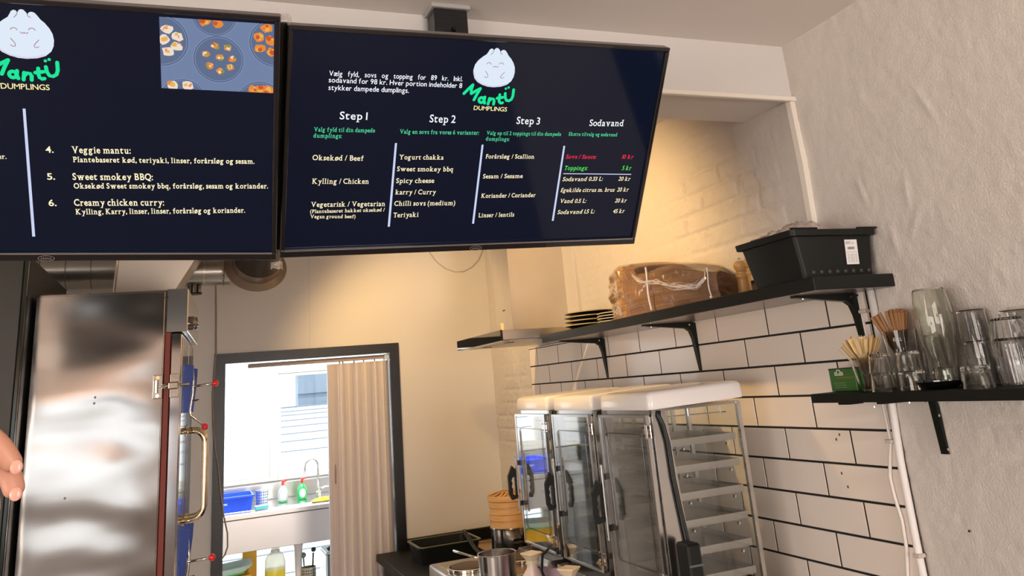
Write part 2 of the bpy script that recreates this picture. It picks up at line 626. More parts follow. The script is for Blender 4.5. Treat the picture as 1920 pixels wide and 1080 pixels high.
gaps = [1.062, 1.215, 1.302, 1.375, 1.445, 1.492, 1.532, 1.566]
st = [(a + .0045, b - .0045) for a, b in zip(gaps, gaps[1:])]
window(1, -.25, .565, 1.055, 1.815, .048, [(1.10, 1.2105)] + st[1:])
g2 = [1.03, 1.225, 1.300, 1.358, 1.413, 1.460, 1.500, 1.530, 1.56]
window(2, .630, 1.9, 1.02, 1.830, .022, [(a + .0045, b - .0045) for a, b in zip(g2, g2[1:])])
window(3, -.25, 1.9, .16, .70, .04, [(.20, .34), (.35, .49), (.50, .66)])
bm = new_bm()
add_box(bm, -.25, 1.9, WY - .035, WY + .05, 1.832, 1.900, bev=.004)
add_box(bm, .567, .628, WY - .03, WY + .05, 1.02, 1.832, bev=.004)
add_box(bm, -.25, .567, WY - .03, WY + .05, 1.02, 1.053, bev=.004)
struct('trim_4', bm, cream_paint)
# house across the yard
bm = new_bm()
add_box(bm, -6, 8, 12.0, 12.3, -1, 2.15)
yb = thing('house', 'pale blue-grey house seen through the clear part of the back room window', 'building', (0, 12, 0))
obj('wall', B(1.35, 9, 0, .3, -1, 3.4), mat('far_house_wall', (.22, .29, .37), .8), yb)
for k in range(10):
    obj('wall_board', B(1.35, 9, -.03, 0, .1 + k * .32, .36 + k * .32), mat('far_house_board', (.26, .33, .42), .8), yb)
obj('window_frame', B(2.1, 3.0, -.06, -.03, 1.7, 2.6, bev=.02), white_paint, yb)
obj('yard_wall', B(-6, 9, -.9, -.6, -1, 1.55), mat('far_yard_wall', (.17, .22, .29), .8), yb)
bm.free()

# ============================================================ MENU SCREENS
TXC = {'w': emis('screen_white', (.92, .96, 1.0), 1.1), 'g': emis('screen_green', (.09, .68, .33), 1.1),
       'c': emis('screen_cream', (1.0, .86, .56), 1.15), 'r': emis('screen_red', (.90, .03, .08), 1.1),
       'l': emis('screen_lime', (.09, .80, .12), 1.1), 'y': emis('screen_yellow', (1.0, .86, .42), 1.1)}
LOGO_G = emis('screen_logo_green', (.015, .80, .33), 1)
BAR = emis('screen_divider', (.62, .68, .92), 1)
GLY = {}


def raw_text(s, off):
    cu = bpy.data.curves.new('t', 'FONT')
    cu.body = s
    cu.size = 1.0
    cu.offset = 0 if 'M' in s else off
    cu.resolution_u = 3
    o = bpy.data.objects.new('t', cu)
    COL.objects.link(o)
    bpy.context.view_layer.update()
    dg = bpy.context.evaluated_depsgraph_get()
    me = bpy.data.meshes.new_from_object(o.evaluated_get(dg))
    bpy.data.objects.remove(o)
    bpy.data.curves.remove(cu)
    V = [(v.co.x, v.co.y) for v in me.vertices]
    F = [tuple(p.vertices) for p in me.polygons]
    bpy.data.meshes.remove(me)
    return V, F


def width(V):
    return (max(v[0] for v in V) - min(v[0] for v in V)) if V else 0


H_V = raw_text('H', 0)[0]
CAPH = max(v[1] for v in H_V)
XH = max(v[1] for v in raw_text('x', 0)[0])
ASC = max(v[1] for v in raw_text('l', 0)[0])
DESC = min(v[1] for v in raw_text('p', 0)[0])
BAR_W = width(raw_text('||', 0)[0])


def glyph(c, off, serif):
    key = (c, off, serif)
    if key in GLY:
        return GLY[key]
    if c == ' ':
        GLY[key] = ([], [], .27)
        return GLY[key]
    V, F = raw_text(c, off)
    adv = width(raw_text('|' + c + '|', 0)[0]) - BAR_W
    if serif:
        cnt = {}
        for f in F:
            for a, b in zip(f, f[1:] + f[:1]):
                k = (min(a, b), max(a, b))
                cnt[k] = cnt.get(k, 0) + 1
        V = list(V)
        add = []
        for (a, b), n in cnt.items():
            if n != 1:
                continue
            (x0, y0), (x1, y1) = V[a], V[b]
            if x0 > x1:
                x0, x1 = x1, x0
            if abs(y0 - y1) > .006 or not (.04 < x1 - x0 < .24):
                continue
            for lev, sg in ((0, 1), (XH, -1), (CAPH, -1), (ASC, -1), (DESC, 1)):
                if abs(y0 - (lev - sg * off)) < .035 and c not in '.,:-/()0123456789':
                    e = .095
                    lo = x0 - e
                    hi = x1 + e
                    if sg == -1 and c in 'bdhklijmnrupy' and lev != CAPH:
                        hi = x1
                    add.append((lo, hi, y0, y0 + sg * .038))
        F = list(F)
        for lo, hi, ya, yb in add:
            n = len(V)
            V += [(lo, ya), (hi, ya), (hi, yb), (lo, yb)]
            F.append((n, n + 1, n + 2, n + 3) if yb > ya else (n + 3, n + 2, n + 1, n))
    GLY[key] = (V, F, adv)
    return GLY[key]


def text_line(parent, s, x0, z0, x1, z1, cap, m, style, y=-.0006, name='menu_text'):
    off = {0: .006, 1: .008, 2: .006, 3: .016}[style]
    serif = style > 0
    V, F = [], []
    pen = 0
    for c in s:
        gv, gf, adv = glyph(c, off, serif)
        n = len(V)
        if not gv:
            pen += adv
            continue
        lo_ = min(v[0] for v in gv)
        V += [(x - lo_ + pen, yy) for x, yy in gv]
        F += [tuple(i + n for i in f) for f in gf]
        pen += width(gv) + (.055 if serif else .085)
    mnx, mxx = min(v[0] for v in V), max(v[0] for v in V)
    sx = math.hypot(x1 - x0, z1 - z0) / (mxx - mnx)
    sz = cap / CAPH
    ang = math.atan2(z1 - z0, x1 - x0)
    ca, sa = math.cos(ang), math.sin(ang)
    sh = .18 if style == 2 else 0
    P = []
    for x, yy in V:
        a = (x - mnx) * sx + sh * yy * sz
        b = yy * sz
        P.append((x0 + a * ca - b * sa, y, z0 + a * sa + b * ca))
    me = bpy.data.meshes.new(name)
    me.from_pydata(P, [], F)
    return obj(name, me, m, parent)


def flat(poly, y, name, m, parent, label=None):
    me = bpy.data.meshes.new(name)
    me.from_pydata([(a, y, b) for a, b in poly], [], [tuple(range(len(poly)))])
    return obj(name, me, m, parent, label=label)


def circ(cx, cz, rx, rz=None, n=28, a0=0, a1=360):
    rz = rz or rx
    full_ = abs(a1 - a0 - 360) < 1e-6
    k = n if full_ else n + 1
    return [(cx + rx * math.cos(R(a0 + (a1 - a0) * i / n)), cz + rz * math.sin(R(a0 + (a1 - a0) * i / n))) for i in range(k)]


def stroke(pts, wd, y, name, m, parent):
    """flat line of a given width through 2D points"""
    P = [Vector(p) for p in pts]
    Lf, Rt = [], []
    for i, p in enumerate(P):
        t = (P[min(i + 1, len(P) - 1)] - P[max(i - 1, 0)]).normalized()
        n = Vector((-t.y, t.x)) * wd / 2
        Lf.append(p + n)
        Rt.append(p - n)
    V = [(a.x, y, a.y) for a in Lf] + [(a.x, y, a.y) for a in Rt]
    n = len(P)
    F = [(i, i + 1, n + i + 1, n + i) for i in range(n - 1)]
    k = len(V)
    for c in (P[0], P[-1]):
        V2 = [(c.x + wd / 2 * math.cos(a * PI / 5), y, c.y + wd / 2 * math.sin(a * PI / 5)) for a in range(10)]
        F.append(tuple(range(len(V), len(V) + 10)))
        V += V2
    me = bpy.data.meshes.new(name)
    me.from_pydata(V, [], F)
    return obj(name, me, m, parent)


def clip_poly(poly, x0, x1, z0, z1):
    def cl(P, f):
        out = []
        for i, a in enumerate(P):
            b = P[(i + 1) % len(P)]
            fa, fb = f(a), f(b)
            if fa >= 0:
                out.append(a)
            if (fa >= 0) != (fb >= 0):
                t = fa / (fa - fb)
                out.append((a[0] + (b[0] - a[0]) * t, a[1] + (b[1] - a[1]) * t))
        return out
    for f in (lambda p: p[0] - x0, lambda p: x1 - p[0], lambda p: p[1] - z0, lambda p: z1 - p[1]):
        if poly:
            poly = cl(poly, f)
    return poly


def dumpling_logo(scr, cx, cz, s):
    """the shop's emblem: a white dumpling over green hand lettering; s = half width"""
    def rp(L_):
        return [(cx + a * s, cz + b * s) for a, b in L_]
    body = [(-1.0, -.02), (-.95, .22), (-.82, .42), (-.62, .60), (-.45, .72), (-.38, .84), (-.33, .94), (-.25, .99), (-.17, .97), (-.13, .90), (-.07, 1.0), (.0, 1.03),
            (.08, 1.01), (.15, .93), (.19, .86), (.26, .94), (.35, .96), (.44, .92), (.52, .82), (.60, .70), (.74, .57), (.88, .38), (.97, .18), (1.0, -.05),
            (.97, -.28), (.88, -.48), (.68, -.66), (.40, -.76), (.05, -.80), (-.25, -.78), (-.55, -.68), (-.80, -.50), (-.93, -.30), (-.99, -.15)]
    flat(rp(body), -.0004, 'dumpling_emblem', emis('logo_white', (.74, .83, .95), 1), scr)
    edge = emis('logo_line', (.42, .24, .28), 1)
    stroke(rp([(-.95, -.18), (-.88, -.40), (-.72, -.56), (-.48, -.68), (-.2, -.745), (.1, -.76), (.4, -.715), (.65, -.62)]), s * .07, -.0006, 'shade_line', emis('logo_shade', (.72, .68, .86), 1), scr)
    wd = s * .030
    for k, h in ((-.29, .24), (.30, .26)):
        stroke(rp(circ(k, h, .11, .10, 8, 15, 165)), wd, -.0008, 'eye_line', edge, scr)
    stroke(rp(circ(-.02, .20, .06, .05, 6, 190, 350) + circ(.10, .20, .06, .05, 6, 190, 350)), wd, -.0008, 'mouth_line', edge, scr)
    for L_ in ([(-.42, -.06), (-.34, -.16), (-.28, -.26), (-.29, -.34), (-.36, -.36), (-.44, -.31)], [(.50, -.07), (.40, -.18), (.33, -.28), (.34, -.34), (.40, -.36), (.48, -.32)]):
        stroke(rp(L_), wd, -.0008, 'arm_line', edge, scr)
    for L_ in ([(-.13, .90), (-.17, .80), (-.25, .72)], [(.19, .86), (.21, .79), (.29, .75)]):
        stroke(rp(L_), wd, -.0008, 'fold_line', edge, scr)
    S = [[(-1.33, -1.14), (-1.12, -.90), (-.95, -.72)], [(-.95, -.72), (-1.0, -.95), (-.98, -1.13)], [(-.98, -1.13), (-.78, -1.0), (-.57, -.88)], [(-.57, -.88), (-.72, -1.18), (-.82, -1.42)],
         circ(-.46, -1.42, .12, .12, 12, 0, 360), [(-.31, -1.27), (-.33, -1.44), (-.29, -1.56)],
         [(-.08, -1.33), (-.12, -1.60)], [(-.10, -1.46), (.02, -1.34), (.12, -1.36), (.16, -1.44), (.15, -1.60)],
         [(.40, -1.14), (.39, -1.36), (.42, -1.49), (.50, -1.54), (.58, -1.52)], [(.29, -1.31), (.56, -1.26)],
         [(.66, -1.07), (.68, -1.26), (.76, -1.40), (.88, -1.42), (1.0, -1.34), (1.05, -1.18), (1.05, -.88)]]
    for p in S:
        stroke(rp(p), s * .135, -.0007, 'brush_letter', LOGO_G, scr)
    for p in ((.66, -.84), (.79, -.78)):
        flat(rp(circ(p[0], p[1], .058, n=12)), -.0009, 'letter_dot', LOGO_G, scr)


TVW, TVH = .965, .562
bezel = mat('glossy_black_bezel', (.010, .009, .010), .18, coat=.6)


def screen_mat(name, c):
    m = mat(name, (.003, .004, .006), .06, spec=.32, emit=c, es=1.0)
    return m


def tv(label, loc, ypr):
    t = thing('menu_screen', label, 'screen', loc)
    t.rotation_mode = 'QUATERNION'
    t.rotation_quaternion = (Matrix.Rotation(ypr[0], 3, 'Z') @ Matrix.Rotation(ypr[1], 3, 'X') @ Matrix.Rotation(ypr[2], 3, 'Y')).to_quaternion()
    w2, h2 = TVW / 2, TVH / 2
    b = .011
    bm = new_bm()
    add_box(bm, -w2, w2, -.007, .028, h2 - b, h2, bev=.002)
    add_box(bm, -w2, w2, -.007, .028, -h2, -h2 + .018, bev=.002)
    add_box(bm, -w2, -w2 + b, -.007, .028, -h2 + .018, h2 - b, bev=.002)
    add_box(bm, w2 - b, w2, -.007, .028, -h2 + .018, h2 - b, bev=.002)
    obj('frame', bm, bezel, t)
    bm = new_bm()
    add_box(bm, -w2 + .004, w2 - .004, .010, .030, -h2 + .004, h2 - .004)
    add_box(bm, -w2 * .7, w2 * .7, .030, .065, -h2 * .85, h2 * .45, bev=.01)
    obj('back_cover', bm, black_plastic, t)
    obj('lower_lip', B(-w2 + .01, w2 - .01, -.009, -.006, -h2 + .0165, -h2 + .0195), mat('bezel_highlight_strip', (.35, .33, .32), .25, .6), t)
    scr = obj('display', B(-w2 + b, w2 - b, 0, .008, -h2 + .018, h2 - b), screen_mat('display_glow', (.0020, .0042, .0145)), t)
    # oval maker's badge on the lower edge
    bz = -h2 + .0075
    bd = obj('badge', None or (lambda: (lambda m_: (m_.from_pydata([(a, -.0085, z) for a, z in circ(0.01, bz, .0165, .0068)] + [(a, -.0085, z) for a, z in circ(0.01, bz, .0150, .0056)], [],
             [(i, (i + 1) % 28, 28 + (i + 1) % 28, 28 + i) for i in range(28)]), m_)[1])(bpy.data.meshes.new('badge')))(), mat('badge_silver', (.55, .52, .50), .3, .8), t)
    text_line(bd, 'ARENA', -.001, bz - .0028, .021, bz - .0028, .0052, mat('badge_silver', (0, 0, 0)), 0, y=-.0088, name='badge_lettering')
    return t, scr


tv2, s2 = tv('black tilted menu screen with Step 1 to Step 3 and drink prices', (.6587, 1.802, 2.171), (-.0029, .6251, -.0179))
tv1, s1 = tv('black tilted menu screen at left with numbered dishes and a food photo', (-.3213, 1.7787, 2.1617), (-.1453, .6485, .0509))
obj('gap_filler', B(-TVW / 2 - .036, -TVW / 2 + .02, .032, .050, -TVH / 2 + .004, TVH / 2 - .004), black_plastic, tv2)  # black bar added to darken the gap between the screens
T2 = [
    ('Vælg   fyld,   sovs   og   topping   for   89   kr.   Inkl.',-0.3880,0.1695,-0.0717,0.1687,0.0119,'w',0),
    ('sodavand for 98 kr. Hver portion indeholder 8',-0.3883,0.1543,-0.0711,0.1520,0.0119,'w',0),
    ('stykker dampede dumplings.',-0.3879,0.1363,-0.2008,0.1355,0.0120,'w',0),
    ('Step 1',-0.3589,0.0672,-0.2947,0.0669,0.0179,'w',1),
    ('Step 2',-0.1439,0.0642,-0.0788,0.0638,0.0187,'w',1),
    ('Step 3',0.0814,0.0645,0.1449,0.0639,0.0183,'w',1),
    ('Sodavand',0.2857,0.0628,0.3862,0.0641,0.0170,'w',1),
    ('Valg fyld til din dampede',-0.4161,0.0363,-0.2745,0.0363,0.0101,'g',1),
    ('dumplings:',-0.4164,0.0216,-0.3516,0.0213,0.0101,'g',1),
    ('Valg en sovs fra vores 6 varianter:',-0.2150,0.0343,-0.0144,0.0343,0.0105,'g',1),
    ('Valg op til 2 toppings til din dampede',0.0051,0.0345,0.2090,0.0344,0.0097,'g',1),
    ('dumplings:',0.0051,0.0193,0.0679,0.0188,0.0098,'g',1),
    ('Ekstra tilvalg og sodavand',0.2313,0.0353,0.3726,0.0353,0.0095,'g',1),
    ('Oksekød / Beef',-0.4161,-0.0337,-0.2968,-0.0351,0.0126,'c',1),
    ('Kylling / Chicken',-0.4145,-0.0930,-0.2801,-0.0941,0.0129,'c',1),
    ('Vegetarisk / Vegetarian',-0.4146,-0.1522,-0.2360,-0.1532,0.0125,'c',1),
    ('(Plantebaseret hakket oksekød /',-0.4155,-0.1683,-0.2362,-0.1675,0.0090,'c',1),
    ('Vegan ground beef)',-0.4149,-0.1816,-0.3070,-0.1837,0.0090,'c',1),
    ('Yogurt chakka',-0.2115,-0.0313,-0.0995,-0.0316,0.0119,'c',1),
    ('Sweet smokey bbq',-0.2137,-0.0619,-0.0711,-0.0629,0.0120,'c',1),
    ('Spicy cheese',-0.2136,-0.0928,-0.1174,-0.0930,0.0122,'c',1),
    ('karry / Curry',-0.2135,-0.1228,-0.1103,-0.1236,0.0123,'c',1),
    ('Chilli sovs (medium)',-0.2135,-0.1531,-0.0568,-0.1542,0.0124,'c',1),
    ('Teriyaki',-0.2134,-0.1842,-0.1491,-0.1839,0.0125,'c',1),
    ('Forårsløg / Scallion',0.0100,-0.0282,0.1431,-0.0283,0.0112,'c',1),
    ('Sesam / Sesame',0.0095,-0.0820,0.1180,-0.0814,0.0113,'c',1),
    ('Koriander / Coriander',0.0107,-0.1355,0.1614,-0.1352,0.0115,'c',1),
    ('Linser / lentils',0.0094,-0.1898,0.1083,-0.1896,0.0117,'c',1),
    ('Sovs / Sauce:',0.2319,-0.0280,0.3207,-0.0277,0.0110,'r',2),
    ('10 kr',0.3988,-0.0275,0.4329,-0.0273,0.0113,'r',2),
    ('Toppings:',0.2322,-0.0598,0.3000,-0.0599,0.0117,'l',2),
    ('5 kr',0.4041,-0.0602,0.4320,-0.0602,0.0121,'l',2),
    ('Sodavand 0.33 L:',0.2323,-0.0912,0.3504,-0.0908,0.0112,'c',2),
    ('20 kr',0.3991,-0.0911,0.4350,-0.0914,0.0115,'c',2),
    ('Egekilde citrus m. brus',0.2323,-0.1223,0.3921,-0.1229,0.0113,'c',2),
    ('20 kr',0.4007,-0.1230,0.4358,-0.1228,0.0116,'c',2),
    ('Vand 0.5 L:',0.2331,-0.1536,0.3116,-0.1543,0.0114,'c',2),
    ('20 kr',0.4000,-0.1552,0.4354,-0.1552,0.0117,'c',2),
    ('Sodavand 1.5 L:',0.2318,-0.1859,0.3421,-0.1857,0.0115,'c',2),
    ('45 kr',0.3993,-0.1870,0.4346,-0.1864,0.0118,'c',2),
    ('DUMPLINGS',-0.0355,0.0980,0.0517,0.0961,0.0106,'y',0),
]
T1 = [
    ('4.',0.0242,-0.0345,0.0388,-0.0341,0.0135,'c',3),
    ('Veggie mantu:',0.0724,-0.0336,0.1848,-0.0317,0.0142,'c',3),
    ('Plantebaseret kød, teriyaki, linser, forårsløg og sesam.',0.0734,-0.0538,0.4329,-0.0476,0.0115,'c',3),
    ('5.',0.0227,-0.0943,0.0375,-0.0939,0.0138,'c',3),
    ('Sweet smokey BBQ:',0.0705,-0.0937,0.2261,-0.0908,0.0145,'c',3),
    ('Oksekød Sweet smokey bbq, forårsløg, sesam og koriander.',0.0716,-0.1133,0.4620,-0.1056,0.0118,'c',3),
    ('6.',0.0212,-0.1543,0.0362,-0.1541,0.0142,'c',3),
    ('Creamy chicken curry:',0.0697,-0.1530,0.2465,-0.1499,0.0148,'c',3),
    ('Kylling, Karry, linser, linser, forårsløg og koriander.',0.0713,-0.1731,0.4137,-0.1650,0.0121,'c',3),
    ('er.',-0.0636,-0.0507,-0.0488,-0.0502,0.0102,'c',3),
    ('DUMPLINGS',-0.0460,0.0985,0.0410,0.0995,0.0112,'y',0),
]
for (scr, tab) in ((s2, T2), (s1, T1)):
    for (s, x0, z0, x1, z1, cap, c, stl) in tab:
        text_line(scr, s, x0, z0, x1, z1, cap, TXC[c], stl)
for p in (((-.2216, .0101), (-.2226, -.2091)), ((-.0016, .0082), (-.0026, -.2071)), ((.2231, .0072), (.2218, -.2052))):
    flat([(p[0][0] - .0025, p[0][1]), (p[0][0] + .0025, p[0][1]), (p[1][0] + .0027, p[1][1]), (p[1][0] - .0027, p[1][1])], -.0005, 'divider_line', BAR, s2)
flat([(.2323, -.0690), (.4357, -.0718), (.4357, -.0742), (.2323, -.0712)], -.0005, 'divider_line', BAR, s2)
flat([(-.0110, .0585), (-.0058, .0585), (-.0098, -.2257), (-.0154, -.2257)], -.0005, 'divider_line', BAR, s1)
dumpling_logo(s2, .0065, .1995, .0535)
dumpling_logo(s1, .0020, .2045, .0535)
# the food photograph shown on the left screen
fx0, fx1, fz0, fz1 = .2490, .4700, .1146, .2628
ph = flat([(fx0, fz0), (fx1, fz0), (fx1, fz1), (fx0, fz1)], -.0004, 'food_photo', emis('photo_slate', (.17, .23, .38), 1), s1)
pm1, pm2, pm3 = emis('photo_plate_rim', (.22, .28, .45), 1), emis('photo_plate', (.07, .10, .19), 1), emis('photo_plate_in', (.12, .16, .27), 1)
foods = [emis('photo_food_orange', (.80, .26, .05), 1), emis('photo_food_red', (.60, .10, .03), 1), emis('photo_food_cream', (.85, .72, .62), 1),
         emis('photo_food_green', (.22, .32, .05), 1), emis('photo_food_gold', (.80, .45, .10), 1)]
for (cx, cz, r) in ((.3608, .1816, .0505), (.2500, .2150, .0545), (.3530, .2740, .0445), (.4715, .2230, .0520), (.2904, .0900, .0470), (.4440, .0900, .0500)):
    for rr, m, yy in ((r, pm1, -.00045), (r * .965, pm2, -.0005), (r * .93, pm1, -.00055), (r * .90, pm3, -.0006)):
        pp = clip_poly(circ(cx, cz, rr, n=36), fx0, fx1, fz0, fz1)
        if len(pp) > 2:
            flat(pp, yy, 'plate_print', m, ph)
rf = random.Random(3)
FD = [(.3543, .2103, 0), (.3783, .2077, 0), (.3355, .192, 0), (.3628, .1864, 0), (.3869, .1847, 0), (.3424, .1679, 0), (.364, .157, 0), (.383, .1666, 0),
      (.2636, .2385, 1), (.2827, .2246, 1), (.2569, .2168, 1), (.2804, .2041, 1), (.2632, .1917, 1), (.3341, .2600, 2), (.3595, .2560, 2),
      (.4549, .2532, 2), (.4404, .2341, 2), (.464, .2278, 2), (.443, .2108, 2), (.466, .2035, 2), (.2708, .1218, 1), (.3004, .1230, 1),
      (.4288, .1205, 2), (.4463, .1225, 2), (.460, .120, 2)]
for (x, z, k) in FD:
    for j in range(7):
        m = foods[{0: [0, 1, 4, 3, 0, 2, 3], 1: [2, 2, 2, 0, 2, 2, 4], 2: [0, 0, 1, 4, 4, 0, 1]}[k][j]]
        r = (.0085 if k == 0 else .0125) * (1 if j == 0 else rf.uniform(.25, .55))
        dx, dz = (0, 0) if j == 0 else (rf.uniform(-.005, .005), rf.uniform(-.005, .005))
        pp = clip_poly([(x + dx + r * rf.uniform(.7, 1.1) * math.cos(a * PI / 5), z + dz + r * rf.uniform(.6, 1.0) * math.sin(a * PI / 5)) for a in range(10)], fx0, fx1, fz0, fz1)
        if len(pp) > 2:
            flat(pp, -.0007 - .00002 * j, 'food_print', m, ph)
# clear tape where the two screens meet
tape_m = mat('cloudy_tape', (.62, .56, .52), .25, alpha=.45)
for (x, y, z, lab) in ((.150, 1.585, 2.378, 'crumpled clear tape joining the two menu screens at the top'), (.160, 1.905, 1.905, 'crumpled clear tape joining the two menu screens at the bottom')):
    V, F = [], []
    rt = random.Random(int(z * 100))
    for i_ in range(7):
        for j_ in range(5):
            V.append((x - .002 + i_ * .0045, y + rt.uniform(-.006, .006) + (.02 if i_ in (0, 6) else 0), z - .008 + j_ * .0045 + rt.uniform(-.002, .002)))
    for i_ in range(6):
        for j_ in range(4):
            q_ = i_ * 5 + j_
            F.append((q_, q_ + 5, q_ + 6, q_ + 1))
    me = bpy.data.meshes.new('tape')
    me.from_pydata(V, [], F)
    tag(obj('tape', me, tape_m), lab, 'tape')
# ceiling post that carries the screens
t = thing('screen_post', 'black wooden ceiling post behind the right menu screen', 'post', (.636, 1.948, 2.62))
obj('post', B(-.048, .048, -.035, .035, -.42, -.012, bev=.003), black_wood, t)
obj('ceiling_plate', B(-.056, .056, -.042, .038, -.012, 0, bev=.002), mat('grey_plate', (.42, .40, .38), .4), t)
obj('knob', T([(.005, -.035, -.075), (.005, -.045, -.075)], [.008, .006], 12), black_metal, t)
obj('bracket_arm', B(-.03, .03, -.07, .0, -.47, -.40, bev=.003), black_metal, t)
t = dup(t, loc=(-.33, 1.948, 2.62), label='black wooden ceiling post behind the left menu screen')

# ============================================================ KITCHEN LAMPS (above, behind the screens)
for i, p in enumerate(KLAMPS):
    t = thing('ceiling_spot', ('white ceiling spot nearest the tiled wall shelf', 'white ceiling spot in front of the extractor hood', 'white ceiling spot added as fill above the steel cabinet')[i], 'lamp', (p[0], p[1], ZC))
    obj('base', L([(0, 0), (.05, 0), (.05, -.02), (0, -.02)]), white_plastic, t, smooth=40)
    obj('stem', T([(0, 0, -.02), (0, 0, -.06)], .008), white_plastic, t, smooth=40)
    obj('shade', L([(.012, -.055), (.045, -.065), (.05, -.10), (.046, -.10), (.04, -.07), (.012, -.06)], closed=True), white_plastic, t, smooth=40)
    b = new_bm()
    add_sphere(b, (0, 0, -.092), .022)
    obj('bulb', b, emis('warm_bulb', (1, .62, .28), 14), t, smooth=True)

# ============================================================ UPPER SHELF
t = thing('wall_shelf', 'long black wall shelf holding the storage box, paper bags and plates', 'shelf', (1.84, 1.733, 1.772))
obj('board', B(-.285, .002, 0, 1.90, 0, .036, bev=.0012), shelf_m, t)
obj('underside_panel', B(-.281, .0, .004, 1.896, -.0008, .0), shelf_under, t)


def bracket(parent, y, dz, reach=.245, drop=.235, big=1.0):
    """stamped shelf bracket: tapered arm, rounded elbow and tapered leg"""
    bm = new_bm()
    wd = .022
    prof = [(-.004, -.001)]
    o_, i_ = [], []
    # outline in x (towards room = negative) and z
    outer = [(-reach, -.001), (-.03, -.001)] + [(-.0295 + .0275 * math.cos(a), -.0295 + .0275 * math.sin(a)) for a in [R(q) for q in (80, 60, 40, 20, 0)]] + [(-.002, -drop)]
    inner = [(-.008, -drop), (-.026 * big - .004, -.055 * big - .01), (-.040 * big, -.036 * big), (-.058 * big, -.024 * big), (-reach, -.006)]
    add_prism(bm, outer + inner, y - wd / 2, y + wd / 2, 'y')
    o = obj('bracket', bm, black_metal, parent)
    o.location = (0, 0, dz)
    for (x, z, ax) in ((-.045, -.012, 0), (-.012, -.050, 0), (-.006, -drop + .012, 0)):
        obj('screw', T([(x, y - wd / 2, z), (x, y - wd / 2 - .0025, z)], .0035, 10), chrome, o)
    for (x) in (-.21, -.09):
        obj('screw', T([(x, y, -.009), (x, y, -.012)], .0035, 10), chrome, o)
    return o


for y in (3.515 - 1.733, 2.735 - 1.733, 1.873 - 1.733):
    bracket(t, y, 0)
# ============================================================ LOWER SHELF
t2 = thing('wall_shelf', 'short black wall shelf on the right carrying glasses, straws and a tea box', 'shelf', (1.84, .75, 1.474))
obj('board', B(-.205, .002, 0, 1.168, 0, .0245, bev=.0012), black_matt, t2)
bracket(t2, 1.683 - .75, 0, .19, .147, .35)
obj('mounting_clip', B(-.198, -.15, 1.03, 1.075, -.006, 0, bev=.001), black_metal, t2)

# plates at the far end of the upper shelf
plate_m = mat('dark_stoneware', (.018, .020, .016), .22, coat=.4)
rim_m = mat('worn_plate_rim', (.42, .33, .17), .4)
SZ = 1.8085
bw = [('bottom', 0), ('second', 1), ('third', 2), ('top', 3)]
pl0 = None
for nm, k in bw:
    lab = 'dark stoneware plate with pale rim, %s of the stack of four' % nm
    if pl0 is None:
        t = thing('plate', lab, 'plate', (1.655, 3.305, SZ), group='stack of dark plates')
        obj('dish', L([(0, 0), (.055, 0), (.085, .004), (.112, .013), (.112, .016), (.083, .0085), (.05, .005), (0, .005)], 40), plate_m, t, smooth=40)
        obj('rim', L([(.1105, .0135), (.1135, .0125), (.1140, .0155), (.1110, .0170)], 40, closed=True), rim_m, t, smooth=40)
        pl0 = t
    else:
        dup(pl0, loc=(1.655 + .002 * (k % 2), 3.305 - .002 * k, SZ + .0180 * k), label=lab)
bo0 = None
for k, nm in enumerate(('bottom', 'second', 'third', 'top')):
    lab = 'small pale-rimmed saucer beside the paper bags, %s of four' % nm
    if bo0 is None:
        t = thing('saucer', lab, 'saucer', (1.690, 3.120, SZ), group='stack of small saucers')
        obj('dish', L([(0, 0), (.035, 0), (.055, .005), (.078, .010), (.078, .012), (.05, .008), (0, .004)], 32), plate_m, t, smooth=40)
        obj('rim', L([(.0765, .0098), (.0795, .0092), (.0797, .0125), (.0768, .0130)], 32, closed=True), mat('pale_saucer_rim', (.55, .50, .42), .4), t, smooth=40)
        bo0 = t
    else:
        dup(bo0, loc=(1.690, 3.120 - .001 * k, SZ + .0115 * k), label=lab)

